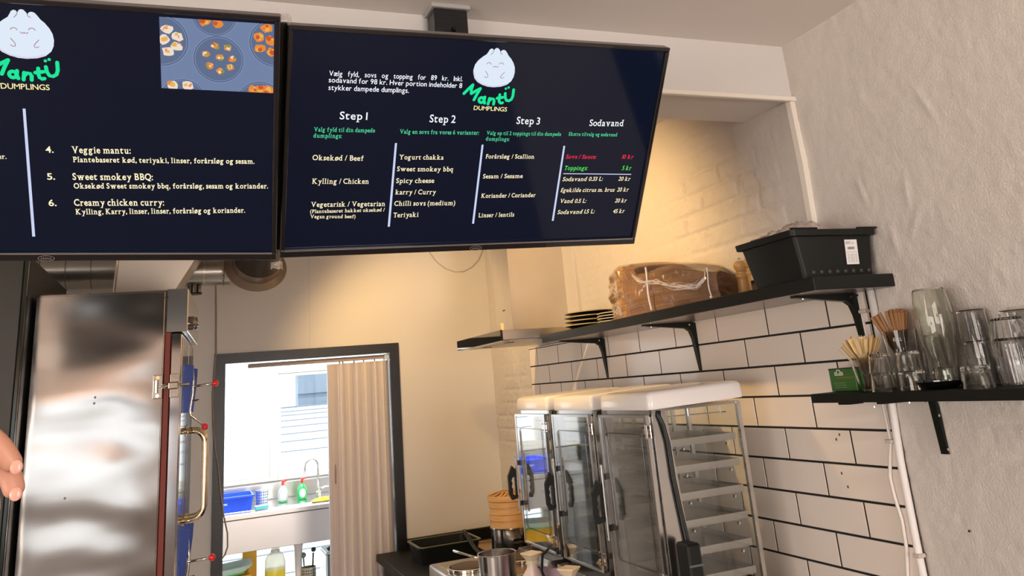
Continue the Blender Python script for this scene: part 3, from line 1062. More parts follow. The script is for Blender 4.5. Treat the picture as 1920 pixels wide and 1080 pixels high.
# kraft paper bags in stretch film
def bag_pack():
    rng = np.random.RandomState(5)
    nu, nv = 90, 30
    V, F = [], []
    # spine from far end (left in view) to near end; cross-section in x,z
    def top(s):
        return .185 + .03 * math.sin(s * 5.5 + .4) * (1 - s) - .085 * s ** 2.2 + .010 * math.sin(s * 11) + (.022 if abs(s - .40) < .035 else 0)
    y0, y1 = 3.075, 2.205
    for i in range(nu + 1):
        s = i / nu
        y = y0 + (y1 - y0) * s
        xf = 1.655 - .085 * min(1, s / .30) + .035 * max(0, (s - .45)) ** 1.0
        xb = 1.825
        h = top(s)
        for j in range(nv):
            q = j / nv * 4
            e = .012
            if q < 1:
                p = (xf + (xb - xf) * q, 0)
            elif q < 2:
                p = (xb, h * (q - 1) * .96)
            elif q < 3:
                p = (xb + (xf - xb) * (q - 2), h * (.96 + .04 * math.sin(PI * (q - 2))))
            else:
                p = (xf, h * .96 * (4 - q))
            cr = 0
            if q >= 3:
                zz = p[1]
                cr = .0045 * math.sin(y * 22 + zz * 45 + 2 * math.sin(y * 9)) * (0.4 + .4 * s) + .0014 * math.sin(zz * 150 + y * 9) + rng.uniform(-.0004, .0004)
                if s < .30:
                    cr += .008 * math.sin(zz * 150 + 2.5 * math.sin(y * 9)) + .004
                cr += -.006 * math.sin(PI * min(1, zz / max(h, .01))) + .0035 * math.sin(y * 26 - zz * 55) * (1 if s > .3 else .3) + (.010 * max(0, 1 - abs(s - .30) / .05))
            V.append((p[0] + cr, y + (.92 * max(0, p[0] - 1.60) if s > .6 else 0) * (s - .6) / .4, SZ + max(0.0, p[1]) + (0.008 * math.sin(y * 18 + 1) if 2 <= q < 3 else 0)))
    for i in range(nu):
        for j in range(nv):
            a, b = i * nv + j, i * nv + (j + 1) % nv
            F.append((a, b, b + nv, a + nv))
    F.append(tuple(reversed(range(nv))))
    F.append(tuple(range(nu * nv, nu * nv + nv)))
    return V, F


V, F = bag_pack()
t = thing('paper_bag_pack', 'pack of brown kraft paper bags wrapped in crinkled clear film on the upper shelf', 'paper bags', (0, 0, 0))
me = bpy.data.meshes.new('paper_stack')
me.from_pydata(V, [], F)
me.materials.append(kraft)
me.materials.append(kraft_light)
for p_ in me.polygons:
    if p_.center.y > 2.812:
        p_.material_index = 1
obj('paper_stack', me, kraft, t, smooth=35)
# film: the same shell slightly larger at the front
film = pane_mat('stretch_film', (.97, .96, .94), .16, 0.8)
rng = random.Random(9)
cx, cz = 1.70, SZ + .07
V2 = []
for (x, y, z) in V:
    V2.append((x + (-.004 if x < 1.72 else .004) + rng.uniform(-.0007, .0007) * (3 if y > 2.80 else 1), y, z + (.004 if z > SZ + .02 else 0) + rng.uniform(-.0007, .0007)))
me = bpy.data.meshes.new('stretch_film')
me.from_pydata(V2, [], F[:-2])
obj('stretch_film', me, film, t)


def pack_front(y, z):
    s = (3.075 - y) / .9
    return 1.655 - .085 * min(1, s / .30) + .035 * max(0, s - .45)


white_film = mat('bunched_film', (.86, .80, .78), .3, alpha=.75)
for (y, z0, z1, r_) in ((2.595, .005, .165, .0035), (2.232, .005, .105, .0022)):
    obj('string', T([(pack_front(y, 0) - .014 - .004 * math.sin(k), y + .002 * k, SZ + z0 + (z1 - z0) * k / 5) for k in range(6)], r_, 6), mat('white_string', (.78, .74, .72), .5), t)


def bunch(path, wd, n):
    """thin wavy ribbons of gathered film running along a path"""
    bm = new_bm()
    P = [Vector(p) for p in path]

    def at(a):
        a = min(max(a, 0), len(P) - 1.0001)
        i = int(a)
        return P[i].lerp(P[i + 1], a - i)
    for _ in range(n):
        a0 = rng.uniform(-.3, len(P) - 1)
        ln = rng.uniform(.25, .9) * (len(P) - 1) / 3
        off = rng.gauss(0, wd * .45)
        dr = rng.uniform(-1, 1) * wd
        ph, am, fq = rng.uniform(0, 6), rng.uniform(.0008, .003), rng.uniform(2, 6)
        hw = rng.uniform(.0004, .0013)
        pts = []
        for s in range(9):
            u = s / 8
            p = at(a0 + ln * u)
            pts.append((p + Vector((rng.uniform(-.001, .001), 0, off + dr * (u - .5) + am * math.sin(ph + fq * u * 3))), hw * math.sin(PI * (.08 + .84 * u)) * rng.uniform(.6, 1.3)))
        va = [bm.verts.new(p + Vector((0, 0, h_))) for p, h_ in pts]
        vb = [bm.verts.new(p - Vector((-.0006, 0, h_))) for p, h_ in pts]
        for s in range(8):
            bm.faces.new((va[s], va[s + 1], vb[s + 1], vb[s]))
    return bm


def pf(y, z):
    return (pack_front(y, z) - .020, y, SZ + z)


o = obj('film_crease', bunch([pf(2.70, .155), pf(2.66, .125), pf(2.60, .105), pf(2.52, .098), pf(2.44, .07), pf(2.30, .050), pf(2.25, .07), pf(2.24, .095)], .010, 90), white_film, t)
o['kind'] = 'stuff'
o = obj('film_crease', bunch([pf(2.60, .105), pf(2.66, .07)], .010, 40), white_film, t)
o['kind'] = 'stuff'
o = obj('film_crease', bunch([pf(2.98, .14), pf(2.90, .12), pf(2.84, .13)], .030, 70), white_film, t)
o['kind'] = 'stuff'
o = obj('film_crease', bunch([pf(2.98, .05), pf(2.90, .03), pf(2.82, .03)], .032, 90), white_film, t)
o['kind'] = 'stuff'


# pepper mills
def mill(label, loc):
    t = thing('pepper_mill', label, 'mill', loc, group='pepper mills')
    t.scale = (.84, .84, .83)
    obj('body', L([(0, 0), (.026, 0), (.027, .004), (.0235, .03), (.0215, .075), (.0225, .083), (.0265, .088), (.0265, .094), (.0225, .098), (.0245, .104), (.0245, .110), (.020, .113), (0, .113)], 28), mill_wood, t, smooth=50)
    obj('head', L([(0, .1135), (.020, .114), (.021, .120), (.0255, .128), (.0275, .138), (.024, .149), (.015, .156), (0, .158)], 28), mill_wood, t, smooth=50)
    obj('knob', L([(0, .158), (.003, .158), (.003, .163), (.0055, .166), (.0055, .169), (.002, .172), (0, .172)], 14), chrome, t, smooth=50)
    return t


mill('turned beech pepper mill, the left one, beside the paper bags', (1.745, 2.285, SZ))
mill('turned beech pepper mill, the right one, partly behind the black box', (1.722, 2.195, SZ))
t = thing('spice_jar', 'small dark jar in front of the right pepper mill', 'jar', (1.640, 2.072, SZ))
obj('glass_body', L([(0, 0), (.020, 0), (.021, .004), (.021, .024), (0, .024)]), mat('amber_jar', (.10, .035, .010), .1, coat=.6), t, smooth=40)
obj('lid', L([(0, .0245), (.0215, .0245), (.0215, .036), (0, .036)]), black_plastic, t, smooth=40)

# black storage box with plastic-wrapped contents
t = thing('storage_box', 'black plastic storage box with a white label on the near end of the upper shelf', 'box', (1.690, 1.872, SZ), (0, 0, R(0)))
# slightly flared tub: bottom (x -.125..+.12, y -.1...), open top
def tub_loop(bm, x0, x1, y0, y1, z, r=.012):
    out = []
    for (cx, cy, a0) in ((x1 - r, y1 - r, 0), (x0 + r, y1 - r, 90), (x0 + r, y0 + r, 180), (x1 - r, y0 + r, 270)):
        for q in (0, 30, 60, 90):
            out.append(bm.verts.new((cx + r * math.cos(R(a0 + q)), cy + r * math.sin(R(a0 + q)), z)))
    return out


def loft(bm, loops, cap0=True, cap1=True):
    for a, b in zip(loops, loops[1:]):
        n = len(a)
        for k in range(n):
            bm.faces.new((a[k], a[(k + 1) % n], b[(k + 1) % n], b[k]))
    if cap0:
        bm.faces.new(list(reversed(loops[0])))
    if cap1:
        bm.faces.new(loops[-1])


bm = new_bm()
lp = [tub_loop(bm, -.128, .122, -.100, .118, 0), tub_loop(bm, -.152, .132, -.112, .128, .118), tub_loop(bm, -.146, .126, -.106, .122, .118), tub_loop(bm, -.122, .116, -.094, .112, .004)]
loft(bm, lp)
obj('tub', bm, black_plastic, t, smooth=35)
bm = new_bm()
lp = [tub_loop(bm, -.166, .140, -.124, .138, .116, .014), tub_loop(bm, -.168, .142, -.126, .140, .133, .014), tub_loop(bm, -.160, .134, -.118, .132, .134, .012), tub_loop(bm, -.148, .128, -.108, .124, .130, .01), tub_loop(bm, -.148, .128, -.108, .124, .114, .01)]
loft(bm, lp, False, False)
for k in range(16):
    bm.faces.new((lp[0][k], lp[4][k], lp[4][(k + 1) % 16], lp[0][(k + 1) % 16]))
obj('rim', bm, black_plastic, t, smooth=35)
for (a, b) in ((-.168, -.075), (.070, .142)):
    obj('rim_grip', B(a, b, -.128, -.118, .133, .138, bev=.0015), black_plastic, t)
for k in range(8):
    x = -.100 + k * .0285
    obj('stacking_notch', B(x, x + .011, -.1048, -.098, .010, .022, bev=.0025), mat('black_plastic_light', (.035, .035, .038), .35), t)
lb = obj('label_sticker', B(-.015 + .040, .030 + .040, -.0006, 0, -.026, .048 - .004), mat('white_sticker', (.80, .78, .78), .5), t)
lb.location = (0, -.1078, .060)
lb.rotation_euler = (R(5.8), 0, 0)
ink = mat('printed_ink', (.03, .03, .03), .6)
text_line(lb, 'SMP 5320', .028, .036, .046, .036, .0026, ink, 0, y=-.0009, name='label_print')
text_line(lb, 'BOX 14 L', .029, .0315, .047, .0315, .0034, ink, 0, y=-.0009, name='label_print')
text_line(lb, 'BLK', .052, .0325, .058, .0325, .0028, ink, 0, y=-.0009, name='label_print')
for k in range(16):
    x = .034 + k * .00155
    flat([(x, .016), (x + (.0006 if k % 3 else .0011), .016), (x + (.0006 if k % 3 else .0011), .0235), (x, .0235)], -.0009, 'bar_code_line', ink, lb)
flat([(.027, .0085), (.068, .0085), (.068, .0091), (.027, .0091)], -.0009, 'label_rule', ink, lb)
gr = mat('printed_grey', (.42, .42, .42), .6)
for (x, h) in ((.030, .024), (.040, .018), (.048, .024), (.058, .021)):
    for q in range(7):
        flat([(x, .003 - q * .0036), (x + .007, .003 - q * .0036), (x + .007, .0014 - q * .0036), (x, .0014 - q * .0036)], -.0009, 'label_print', gr, lb)
# plastic bag bulging out of the box
plast = pane_mat('plastic_bag_film', (.98, .93, .91), .25, 1.2, white=.22)


def crumple(nx, ny, x0, x1, y0, y1, z0, h, seed, amp):
    rg = np.random.RandomState(seed)
    V, F = [], []
    for i in range(nx + 1):
        for j in range(ny + 1):
            u, v = i / nx, j / ny
            bulge = (math.sin(PI * u) * math.sin(PI * v)) ** .6 if 0 < u < 1 and 0 < v < 1 else 0
            x = x0 + (x1 - x0) * u + rg.uniform(-1, 1) * amp * .5
            y = y0 + (y1 - y0) * v + rg.uniform(-1, 1) * amp * .5
            V.append((x, y, z0 + h * bulge + rg.uniform(-1, 1) * amp))
    for i in range(nx):
        for j in range(ny):
            a = i * (ny + 1) + j
            F.append((a, a + ny + 1, a + ny + 2, a + 1))
    me = bpy.data.meshes.new('film')
    me.from_pydata(V, [], F)
    return me


tb = thing('plastic_bag', 'crumpled clear plastic bag sticking out of the black storage box', 'bag', (1.690, 1.872, SZ + .10))
obj('film', crumple(22, 18, -.13, .10, -.09, .11, .0, .080, 3, .006), plast, tb, smooth=60)
obj('film', crumple(14, 14, -.14, -.02, .0, .115, .0, .062, 4, .007), plast, tb, smooth=60)
obj('contents', crumple(14, 12, -.11, .06, -.07, .10, -.02, .075, 6, .004), mat('pink_napkins', (.78, .60, .54), .7), tb, smooth=60)
tb = thing('paper_packet', 'small brown paper packet lying in the far end of the black box', 'packet', (1.60, 1.94, SZ + .118), (R(4), R(-12), R(20)))
obj('packet', B(-.05, .05, -.035, .035, 0, .03, bev=.004), kraft, tb)

# ============================================================ RANGE HOOD
hood_st = mat('hood_steel', (.72, .69, .66), .28, 1.0, bump=(40, .04, .001, (1, 1, 10)), var=(7, .35, (.60, .54, .48)))
t = thing('range_hood', 'stainless wall extractor hood with black glass front beyond the upper shelf', 'extractor hood', (1.84, 4.0, 1.800))
bm = new_bm()
add_box(bm, -.478, 0, -.35, .35, 0, .046, bev=.0015)
obj('canopy', bm, hood_st, t)
obj('glass_front', B(-.490, -.479, -.352, .352, -.004, .047, bev=.001), dark_glass, t)
obj('front_rail', B(-.479, -.455, -.349, .349, -.006, -.0005, bev=.001), steel, t)
for k in range(2):
    f = obj('grease_filter', B(-.44, -.05, -.33 + k * .335, -.01 + k * .335, -.005, -.0005, bev=.0008), mat('filter_mesh', (.55, .52, .48), .35, 1.0, bump=(300, .5, .001)), t)
    obj('filter_catch', B(-.40, -.36, -.19 + k * .335, -.15 + k * .335, -.009, -.005, bev=.001), dark_chrome, f)
obj('chimney', B(-.335, -.001, -.125, .115, .046, .80, bev=.0015), hood_st, t)
obj('vent_slot', B(-.3362, -.3352, -.030, .0, .165, .171), black_metal, t)
obj('wooden_clip', B(-.476, -.462, -.335, -.318, .046, .080, bev=.002), wood_lt, t)
struct('chimney_shade', B(1.822, 1.845, 3.745, 3.88, 1.81, 2.62, bev=.002), mat('chimney_shade_grey', (.60, .56, .53), .6))  # greyer strip standing in for the chimney's shade on the wall

# thin white loop of wire on the back wall, the long cable beside the doorway
o = obj('wall_wire', T([(1.40, YB - .006, 2.56), (1.441, YB - .006, 2.499), (1.49, YB - .006, 2.425), (1.55, YB - .006, 2.375), (1.62, YB - .006, 2.350), (1.68, YB - .006, 2.352), (1.74, YB - .006, 2.38), (1.79, YB - .006, 2.425), (1.825, YB - .006, 2.49), (1.83, YB - .006, 2.55)], .0032, 6), mat('painted_wire', (.55, .50, .46), .5), None, smooth=True)
tag(o, 'thin pale wire sagging in a loop on the kitchen back wall', 'wire')
o = obj('hanging_cable', T([(.085, YB - .03, 2.36), (.105, YB - .024, 2.31), (.110, YB - .022, 2.10), (.113, YB - .024, 1.93), (.107, YB - .03, 1.80), (.100, YB - .03, 1.68), (.107, YB - .032, 1.50), (.118, YB - .032, 1.38), (.135, YB - .034, 1.29), (.150, YB - .034, 1.15), (.168, YB - .03, 1.03), (.190, YB - .028, .93), (.192, YB - .026, .86), (.178, YB - .026, .82), (.160, YB - .024, .80)], .0042, 8), mat('grey_brown_cable', (.30, .23, .18), .5), None, smooth=True)
tag(o, 'long thin brown cable hanging beside the doorway frame', 'cable')

# ============================================================ CONDUIT AND CABLE ON THE RIGHT WALL
t = thing('wall_conduit', 'white vertical cable pipe along the edge of the tiles', 'pipe', (1.8275, 1.832, 0))
obj('pipe', T([(0, -.018, 1.772), (0, -.014, 1.50), (0, .0, 1.30), (.001, .004, 1.1), (0, .002, .3)], .0105, 14), mat('painted_pipe', (.84, .80, .78), .35), t, smooth=True)
for z in (1.715, 1.355, 1.065):
    obj('pipe_clip', B(-.0155, .010, .004 if z > 1.2 else -.012, .030 if z > 1.2 else .012, z - .005, z + .005, bev=.002), mat('clear_clip', (.62, .52, .46), .3), t)
o = obj('white_cable', T([(1.826, 1.862, 1.76), (1.826, 1.862, 1.68), (1.826, 1.858, 1.60), (1.826, 1.852, 1.45), (1.824, 1.848, 1.352), (1.822, 1.862, 1.31), (1.820, 1.874, 1.26), (1.820, 1.872, 1.21), (1.820, 1.862, 1.15), (1.820, 1.866, 1.08), (1.82, 1.884, 1.00), (1.82, 1.90, .85), (1.82, 1.90, .3)], .0052, 8), cable_w, None, smooth=True)
tag(o, 'thin white cable bowing out beside the white pipe below the lower shelf', 'cable')
obj('screw', T([(1.834, 1.660, 1.145), (1.8315, 1.660, 1.145)], .003, 8), dark_chrome, wr)
obj('wall_plug', T([(1.838, 1.59, 1.02), (1.833, 1.59, 1.02)], .0045, 8), dark_chrome, wr)

# ============================================================ THINGS ON THE LOWER SHELF
LZ = 1.4992
t = thing('tea_box', 'small green tea box at the left end of the lower shelf', 'box', (1.712, 1.868, LZ), (0, 0, R(-3)))
tg = mat('tea_green_card', (.025, .115, .012), .35, var=(6, .6, (.04, .17, .02)))
obj('carton', B(0, .045, -.055, .052, 0, .0615, bev=.0012), tg, t)
obj('lid_edge', B(-.0006, .0456, -.0556, .0526, .0600, .0630, bev=.0006), mat('tea_black_edge', (.012, .02, .01), .4), t)
pr = obj('front_print', B(-.0008, -.0002, -.050, .022, .034, .0395), mat('tea_gold_band', (.16, .13, .02), .4), t)
tw = mat('tea_white_print', (.70, .72, .62), .5)


def side_print(s, y0, y1, z, cap, m, parent, name='front_print', x=-.0012):
    """lettering on a face looking towards -x (text runs towards -y)"""
    o = text_line(parent, s, 0, 0, abs(y1 - y0), 0, cap, m, 0, y=0, name=name)
    o.rotation_euler = (0, 0, R(-90))
    o.location = (x, y0, z)
    return o


lg = obj('emblem', B(-.0012, -.0006, -.0075, .0275, .043, .0525, bev=.0002), tw, t)
a_ = new_bm()
add_prism(a_, [(.010 + .0095 * math.cos(R(q)), .0520 + .0080 * math.sin(R(q))) for q in range(0, 181, 15)], -.0012, -.0006, 'x')
obj('emblem_arch', a_, tw, lg)
a_ = new_bm()
add_prism(a_, [(.010 + .0050 * math.cos(R(q)), .0530 + .0045 * math.sin(R(q))) for q in range(0, 361, 30)][:-1], -.0015, -.0011, 'x')
obj('emblem_crown', a_, tg, lg)
side_print('AHMAD TEA', .0255, -.0055, .0452, .0052, mat('tea_dark_print', (.02, .07, .02), .5), lg, 'emblem_lettering', -.0016)
for q, s in enumerate(('GREEN TEA SELECTION', 'PURE AND NATURAL', 'TWENTY TEA BAGS')):
    side_print(s, .034 - .001 * q, -.014, .022 - .0062 * q, .0018, mat('tea_pale_print', (.45, .55, .32), .5), t)


def tumbler(bm, r0, r1, h, wall=.0022, base=.006, n=32, inv=False, ribs=0, belly=0.0):
    prof = []
    K = 8
    out, inn = [], []
    for i in range(K + 1):
        s = i / K
        r = r0 + (r1 - r0) * s + belly * math.sin(PI * min(1, s * 1.05)) 
        out.append((r, h * s))
        if h * s >= base:
            inn.append((r - wall, h * s))
    inn = [(out[0][0] - wall, base)] + inn
    prof = [(0, 0), (out[0][0] - .003, 0)] + [(out[0][0], .003)] + out[1:] + list(reversed(inn)) + [(0, base)]
    if inv:
        prof = [(r, h - z) for r, z in reversed(prof)]
    add_lathe(bm, prof, n)
    if ribs:
        for v in bm.verts:
            rr = math.hypot(v.co.x, v.co.y)
            if rr > r0 * .8:
                a = math.atan2(v.co.y, v.co.x)
                k = 1 + .010 * math.cos(a * ribs)
                v.co.x *= k
                v.co.y *= k
    return bm


def glass_thing(label, x, y, z, r0, r1, h, m=glass, inv=True, group='drinking glasses on the lower shelf', name='drinking_glass', cat='glass', **k):
    o = obj(name, tumbler(new_bm(), r0, r1, h, inv=inv, **k), m, None, smooth=40, loc=(x, y, z))
    tag(o, label, cat, group)
    return o


gp = glass_thing('clear tumbler full of flat bamboo picks, beside the green tea box', 1.688, 1.742, LZ, .026, .041, .087, inv=False, wall=.002)
gs = glass_thing('tall clear glass full of brown paper straws, near the shelf bracket', 1.784, 1.703, LZ, .031, .042, .150, inv=False, wall=.002)
side_o = text_line(gs, '0.5 L', 0, 0, .022, 0, .009, mat('glass_print', (.8, .8, .78), .4), 0, y=0, name='volume_mark')
side_o.rotation_euler = (0, 0, R(-62))
side_o.location = (-.0385, -.014, .122)

# bamboo picks: a thin stem with a paddle at the top
rg = random.Random(4)
bm = new_bm()
add_prism(bm, [(-.0008, 0), (.0008, .0), (.0014, .004), (.0014, .095), (.0045, .104), (.0054, .136), (.0045, .141), (-.0045, .141), (-.0054, .136), (-.0045, .104), (-.0014, .095), (-.0014, .004)], -.0007, .0007, 'y')
bmesh.ops.recalc_face_normals(bm, faces=bm.faces[:])
pick_me = bpy.data.meshes.new('bamboo_pick')
bm.to_mesh(pick_me)
bm.free()
pick_me.materials.append(mat('pale_bamboo', (.76, .55, .28), .5, var=(40, .5, (.66, .44, .20))))
for k in range(34):
    a = 2 * PI * k / 34 * 3 + rg.uniform(-.3, .3)
    fr_ = .35 + .65 * rg.random()
    if k < 6:
        top = Vector((-.018 + .003 * k, .078 - .009 * k, 0))
    else:
        top = Vector((math.cos(a), math.sin(a), 0)) * .050 * fr_
    base_ = Vector((-top.x * .45 + rg.uniform(-.006, .006), -top.y * .45 + rg.uniform(-.006, .006), .008))
    if base_.xy.length > .019:
        base_ = Vector((base_.x * .019 / base_.xy.length, base_.y * .019 / base_.xy.length, .008))
    tz = .122 + rg.uniform(-.004, .006)
    d = (Vector((top.x, top.y, tz)) - base_).normalized()
    o = bpy.data.objects.new('bamboo_pick', pick_me)
    COL.objects.link(o)
    q = d.to_track_quat('Z', 'Y')
    o.rotation_mode = 'QUATERNION'
    o.rotation_quaternion = q @ Euler((0, 0, rg.uniform(-.9, .9) + R(40))).to_quaternion()
    o.location = Vector((1.688, 1.742, LZ)) + base_
    if k < 6:
        tag(o, 'flat pale bamboo pick leaning far left out of the tumbler, over the tea box', 'pick', 'bamboo picks leaning left')
    else:
        tag(o, 'flat pale bamboo pick standing in the middle of the tumbler beside the tea box', 'pick', 'bamboo picks in the tumbler')
# straws
bm = new_bm()
add_lathe(bm, [(.0047, 0), (.0047, .200), (.0039, .200), (.0039, .0)], 12, closed=True)
bmesh.ops.recalc_face_normals(bm, faces=bm.faces[:])
st_me = bpy.data.meshes.new('paper_straw')
bm.to_mesh(st_me)
bm.free()
st_me.polygons.foreach_set('use_smooth', [True] * len(st_me.polygons))
st_me.set_sharp_from_angle(angle=R(40))
st_me.materials.append(straw_m)
tops = [(-.040, .045), (-.030, .040), (-.022, .036), (-.036, .030), (-.026, .024), (-.012, -.001), (-.020, -.006), (-.004, .002), (-.012, -.014), (-.024, -.014), (.004, -.008),
        (-.006, -.022), (-.016, -.026), (-.026, -.028), (.006, -.020), (.012, -.030), (-.004, -.034), (-.014, -.040), (-.024, -.040), (.010, .010), (.016, -.004), (.020, .016), (-.030, -.036), (-.020, -.048), (-.008, -.046), (.0, -.044), (-.034, -.022), (-.032, -.006), (.004, .016)]
for k, (tx, ty) in enumerate(tops):
    bx, by = -tx * .42 + rg.uniform(-.004, .004), -ty * .42 + rg.uniform(-.004, .004)
    L_ = math.hypot(bx, by)
    if L_ > .022:
        bx, by = bx * .022 / L_, by * .022 / L_
    p0 = Vector((bx, by, .008))
    p1 = Vector((tx, ty, .195))
    o = bpy.data.objects.new('paper_straw', st_me)
    COL.objects.link(o)
    o.rotation_mode = 'QUATERNION'
    o.rotation_quaternion = (p1 - p0).to_track_quat('Z', 'Y')
    o.location = Vector((1.784, 1.703, LZ)) + p0
    if k < 5:
        tag(o, 'brown paper straw leaning left in the tall glass, apart from the upright bunch', 'straw', 'paper straws leaning left')
    else:
        tag(o, 'brown paper straw in the dense upright bunch on the right side of the tall glass', 'straw', 'paper straws in the tall glass')

# low glasses, upside down, and stacked
GY = mat('smoky_glass', (.97, .98, .95), 0.0, trans=1.0, ior=1.36)
glass_thing('small upturned tumbler, lower of the left stacked pair before the picks', 1.668, 1.672, LZ, .029, .034, .047, GY, wall=.003, base=.008)
glass_thing('small upturned tumbler, upper of the left stacked pair before the picks', 1.668, 1.672, LZ + .0475, .026, .032, .047, GY, wall=.003, base=.008)
glass_thing('small upturned tumbler, lower of the pair in front of the straws', 1.690, 1.600, LZ, .030, .033, .047, GY, wall=.003, base=.008)
glass_thing('small upturned tumbler, upper of the pair in front of the straws', 1.690, 1.600, LZ + .0475, .027, .031, .047, GY, wall=.003, base=.008)
glass_thing('single low upturned glass behind the black dish', 1.778, 1.575, LZ, .027, .029, .048, GY, wall=.003, base=.008)
glass_thing('single thick low glass in front, right of the black dish', 1.682, 1.408, LZ, .030, .035, .050, GY, wall=.004, base=.010)
glass_thing('slim upturned glass at the wall, between the straws and the carafe', 1.808, 1.628, LZ, .022, .031, .130, wall=.002, group='slim glasses')
glass_thing('slim upturned glass, lower of the pair right of the carafe', 1.798, 1.480, LZ, .030, .036, .105, wall=.002, group='slim glasses')
glass_thing('slim upturned glass, upper of the pair right of the carafe', 1.798, 1.480, LZ + .064, .032, .037, .116, wall=.002, group='slim glasses')
glass_thing('tall upturned glass at the wall behind the ribbed glasses', 1.806, 1.375, LZ, .029, .036, .168, wall=.002, group='slim glasses')
glass_thing('ribbed rounded glass, lower of the left ribbed pair', 1.735, 1.340, LZ, .036, .040, .105, wall=.002, ribs=24, n=96, belly=.004, group='ribbed glasses')
glass_thing('ribbed rounded glass, upper of the left ribbed pair', 1.735, 1.340, LZ + .045, .033, .043, .105, wall=.002, ribs=24, n=96, belly=.006, group='ribbed glasses')
glass_thing('ribbed rounded glass, lower of the pair at the right edge of the photo', 1.745, 1.232, LZ, .036, .040, .105, wall=.002, ribs=24, n=96, belly=.004, group='ribbed glasses')
glass_thing('ribbed rounded glass, upper of the pair at the right edge of the photo', 1.745, 1.232, LZ + .045, .033, .043, .105, wall=.002, ribs=24, n=96, belly=.006, group='ribbed glasses')
# black dish and carafe standing on it
t = thing('dish', 'small black dish under the tall upturned carafe', 'dish', (1.722, 1.545, LZ))
obj('bowl', L([(0, 0), (.030, 0), (.045, .006), (.060, .018), (.060, .021), (.043, .010), (.028, .004), (0, .004)], 36), mat('black_glazed_dish', (.008, .009, .008), .12, coat=.8), t, smooth=40)
prof_o = [(.0275, 0), (.0265, .012), (.0250, .030), (.0262, .050), (.0325, .078), (.0410, .110), (.0455, .145), (.0465, .175), (.0455, .205), (.0420, .235), (.0385, .256), (.0345, .262)]
prof_o = [(r * .98, z * .905) for r, z in prof_o]
prof_i = [(r - .0022, z) for r, z in prof_o]
prof_i[-1] = (.031, .231)
pf_ = prof_o + [(0, .2378)] + [(0, .2318)] + list(reversed(prof_i))
t = obj('carafe', L(pf_, 48, closed=True), glass_green, None, smooth=40, loc=(1.735, 1.535, LZ + .0055))
tag(t, 'tall greenish glass carafe standing upside down on the black dish', 'carafe')

# ============================================================ COUNTER AND STEAMERS
cnt = struct('trim_6', B(1.02, 1.832, 2.15, 5.150, .66, .700, bev=.003), black_matt)
t = thing('counter_cabinet', 'dark base cabinet under the steamers along the tiled wall', 'cabinet', (1.06, 2.2, 0))
obj('body', B(.02, .76, 0, 2.93, .02, .659), black_matt, t)
for k in range(4):
    dd = obj('door', B(0, .019, .01 + k * .735, .725 + k * .735, .06, .65, bev=.002), black_plastic, t)
    obj('handle', T([(-.0, .05 + k * .735, .60), (-.03, .05 + k * .735, .60), (-.03, .20 + k * .735, .60), (0, .20 + k * .735, .60)], .005, 8), steel, dd, smooth=True)
struct('trim_7', B(1.20, 1.84, 5.135, YB, .700, .755, bev=.002), black_matt)

st_glass = pane_mat('steamer_glass', (.97, .98, .97), .03, 1.2)
door_glass = pane_mat('steamer_door_glass', (.90, .92, .91), .03, 3.6, spec_ior=1.5)
pink = mat('lilac_control_panel', (.62, .42, .52), .4)
CZ = .700


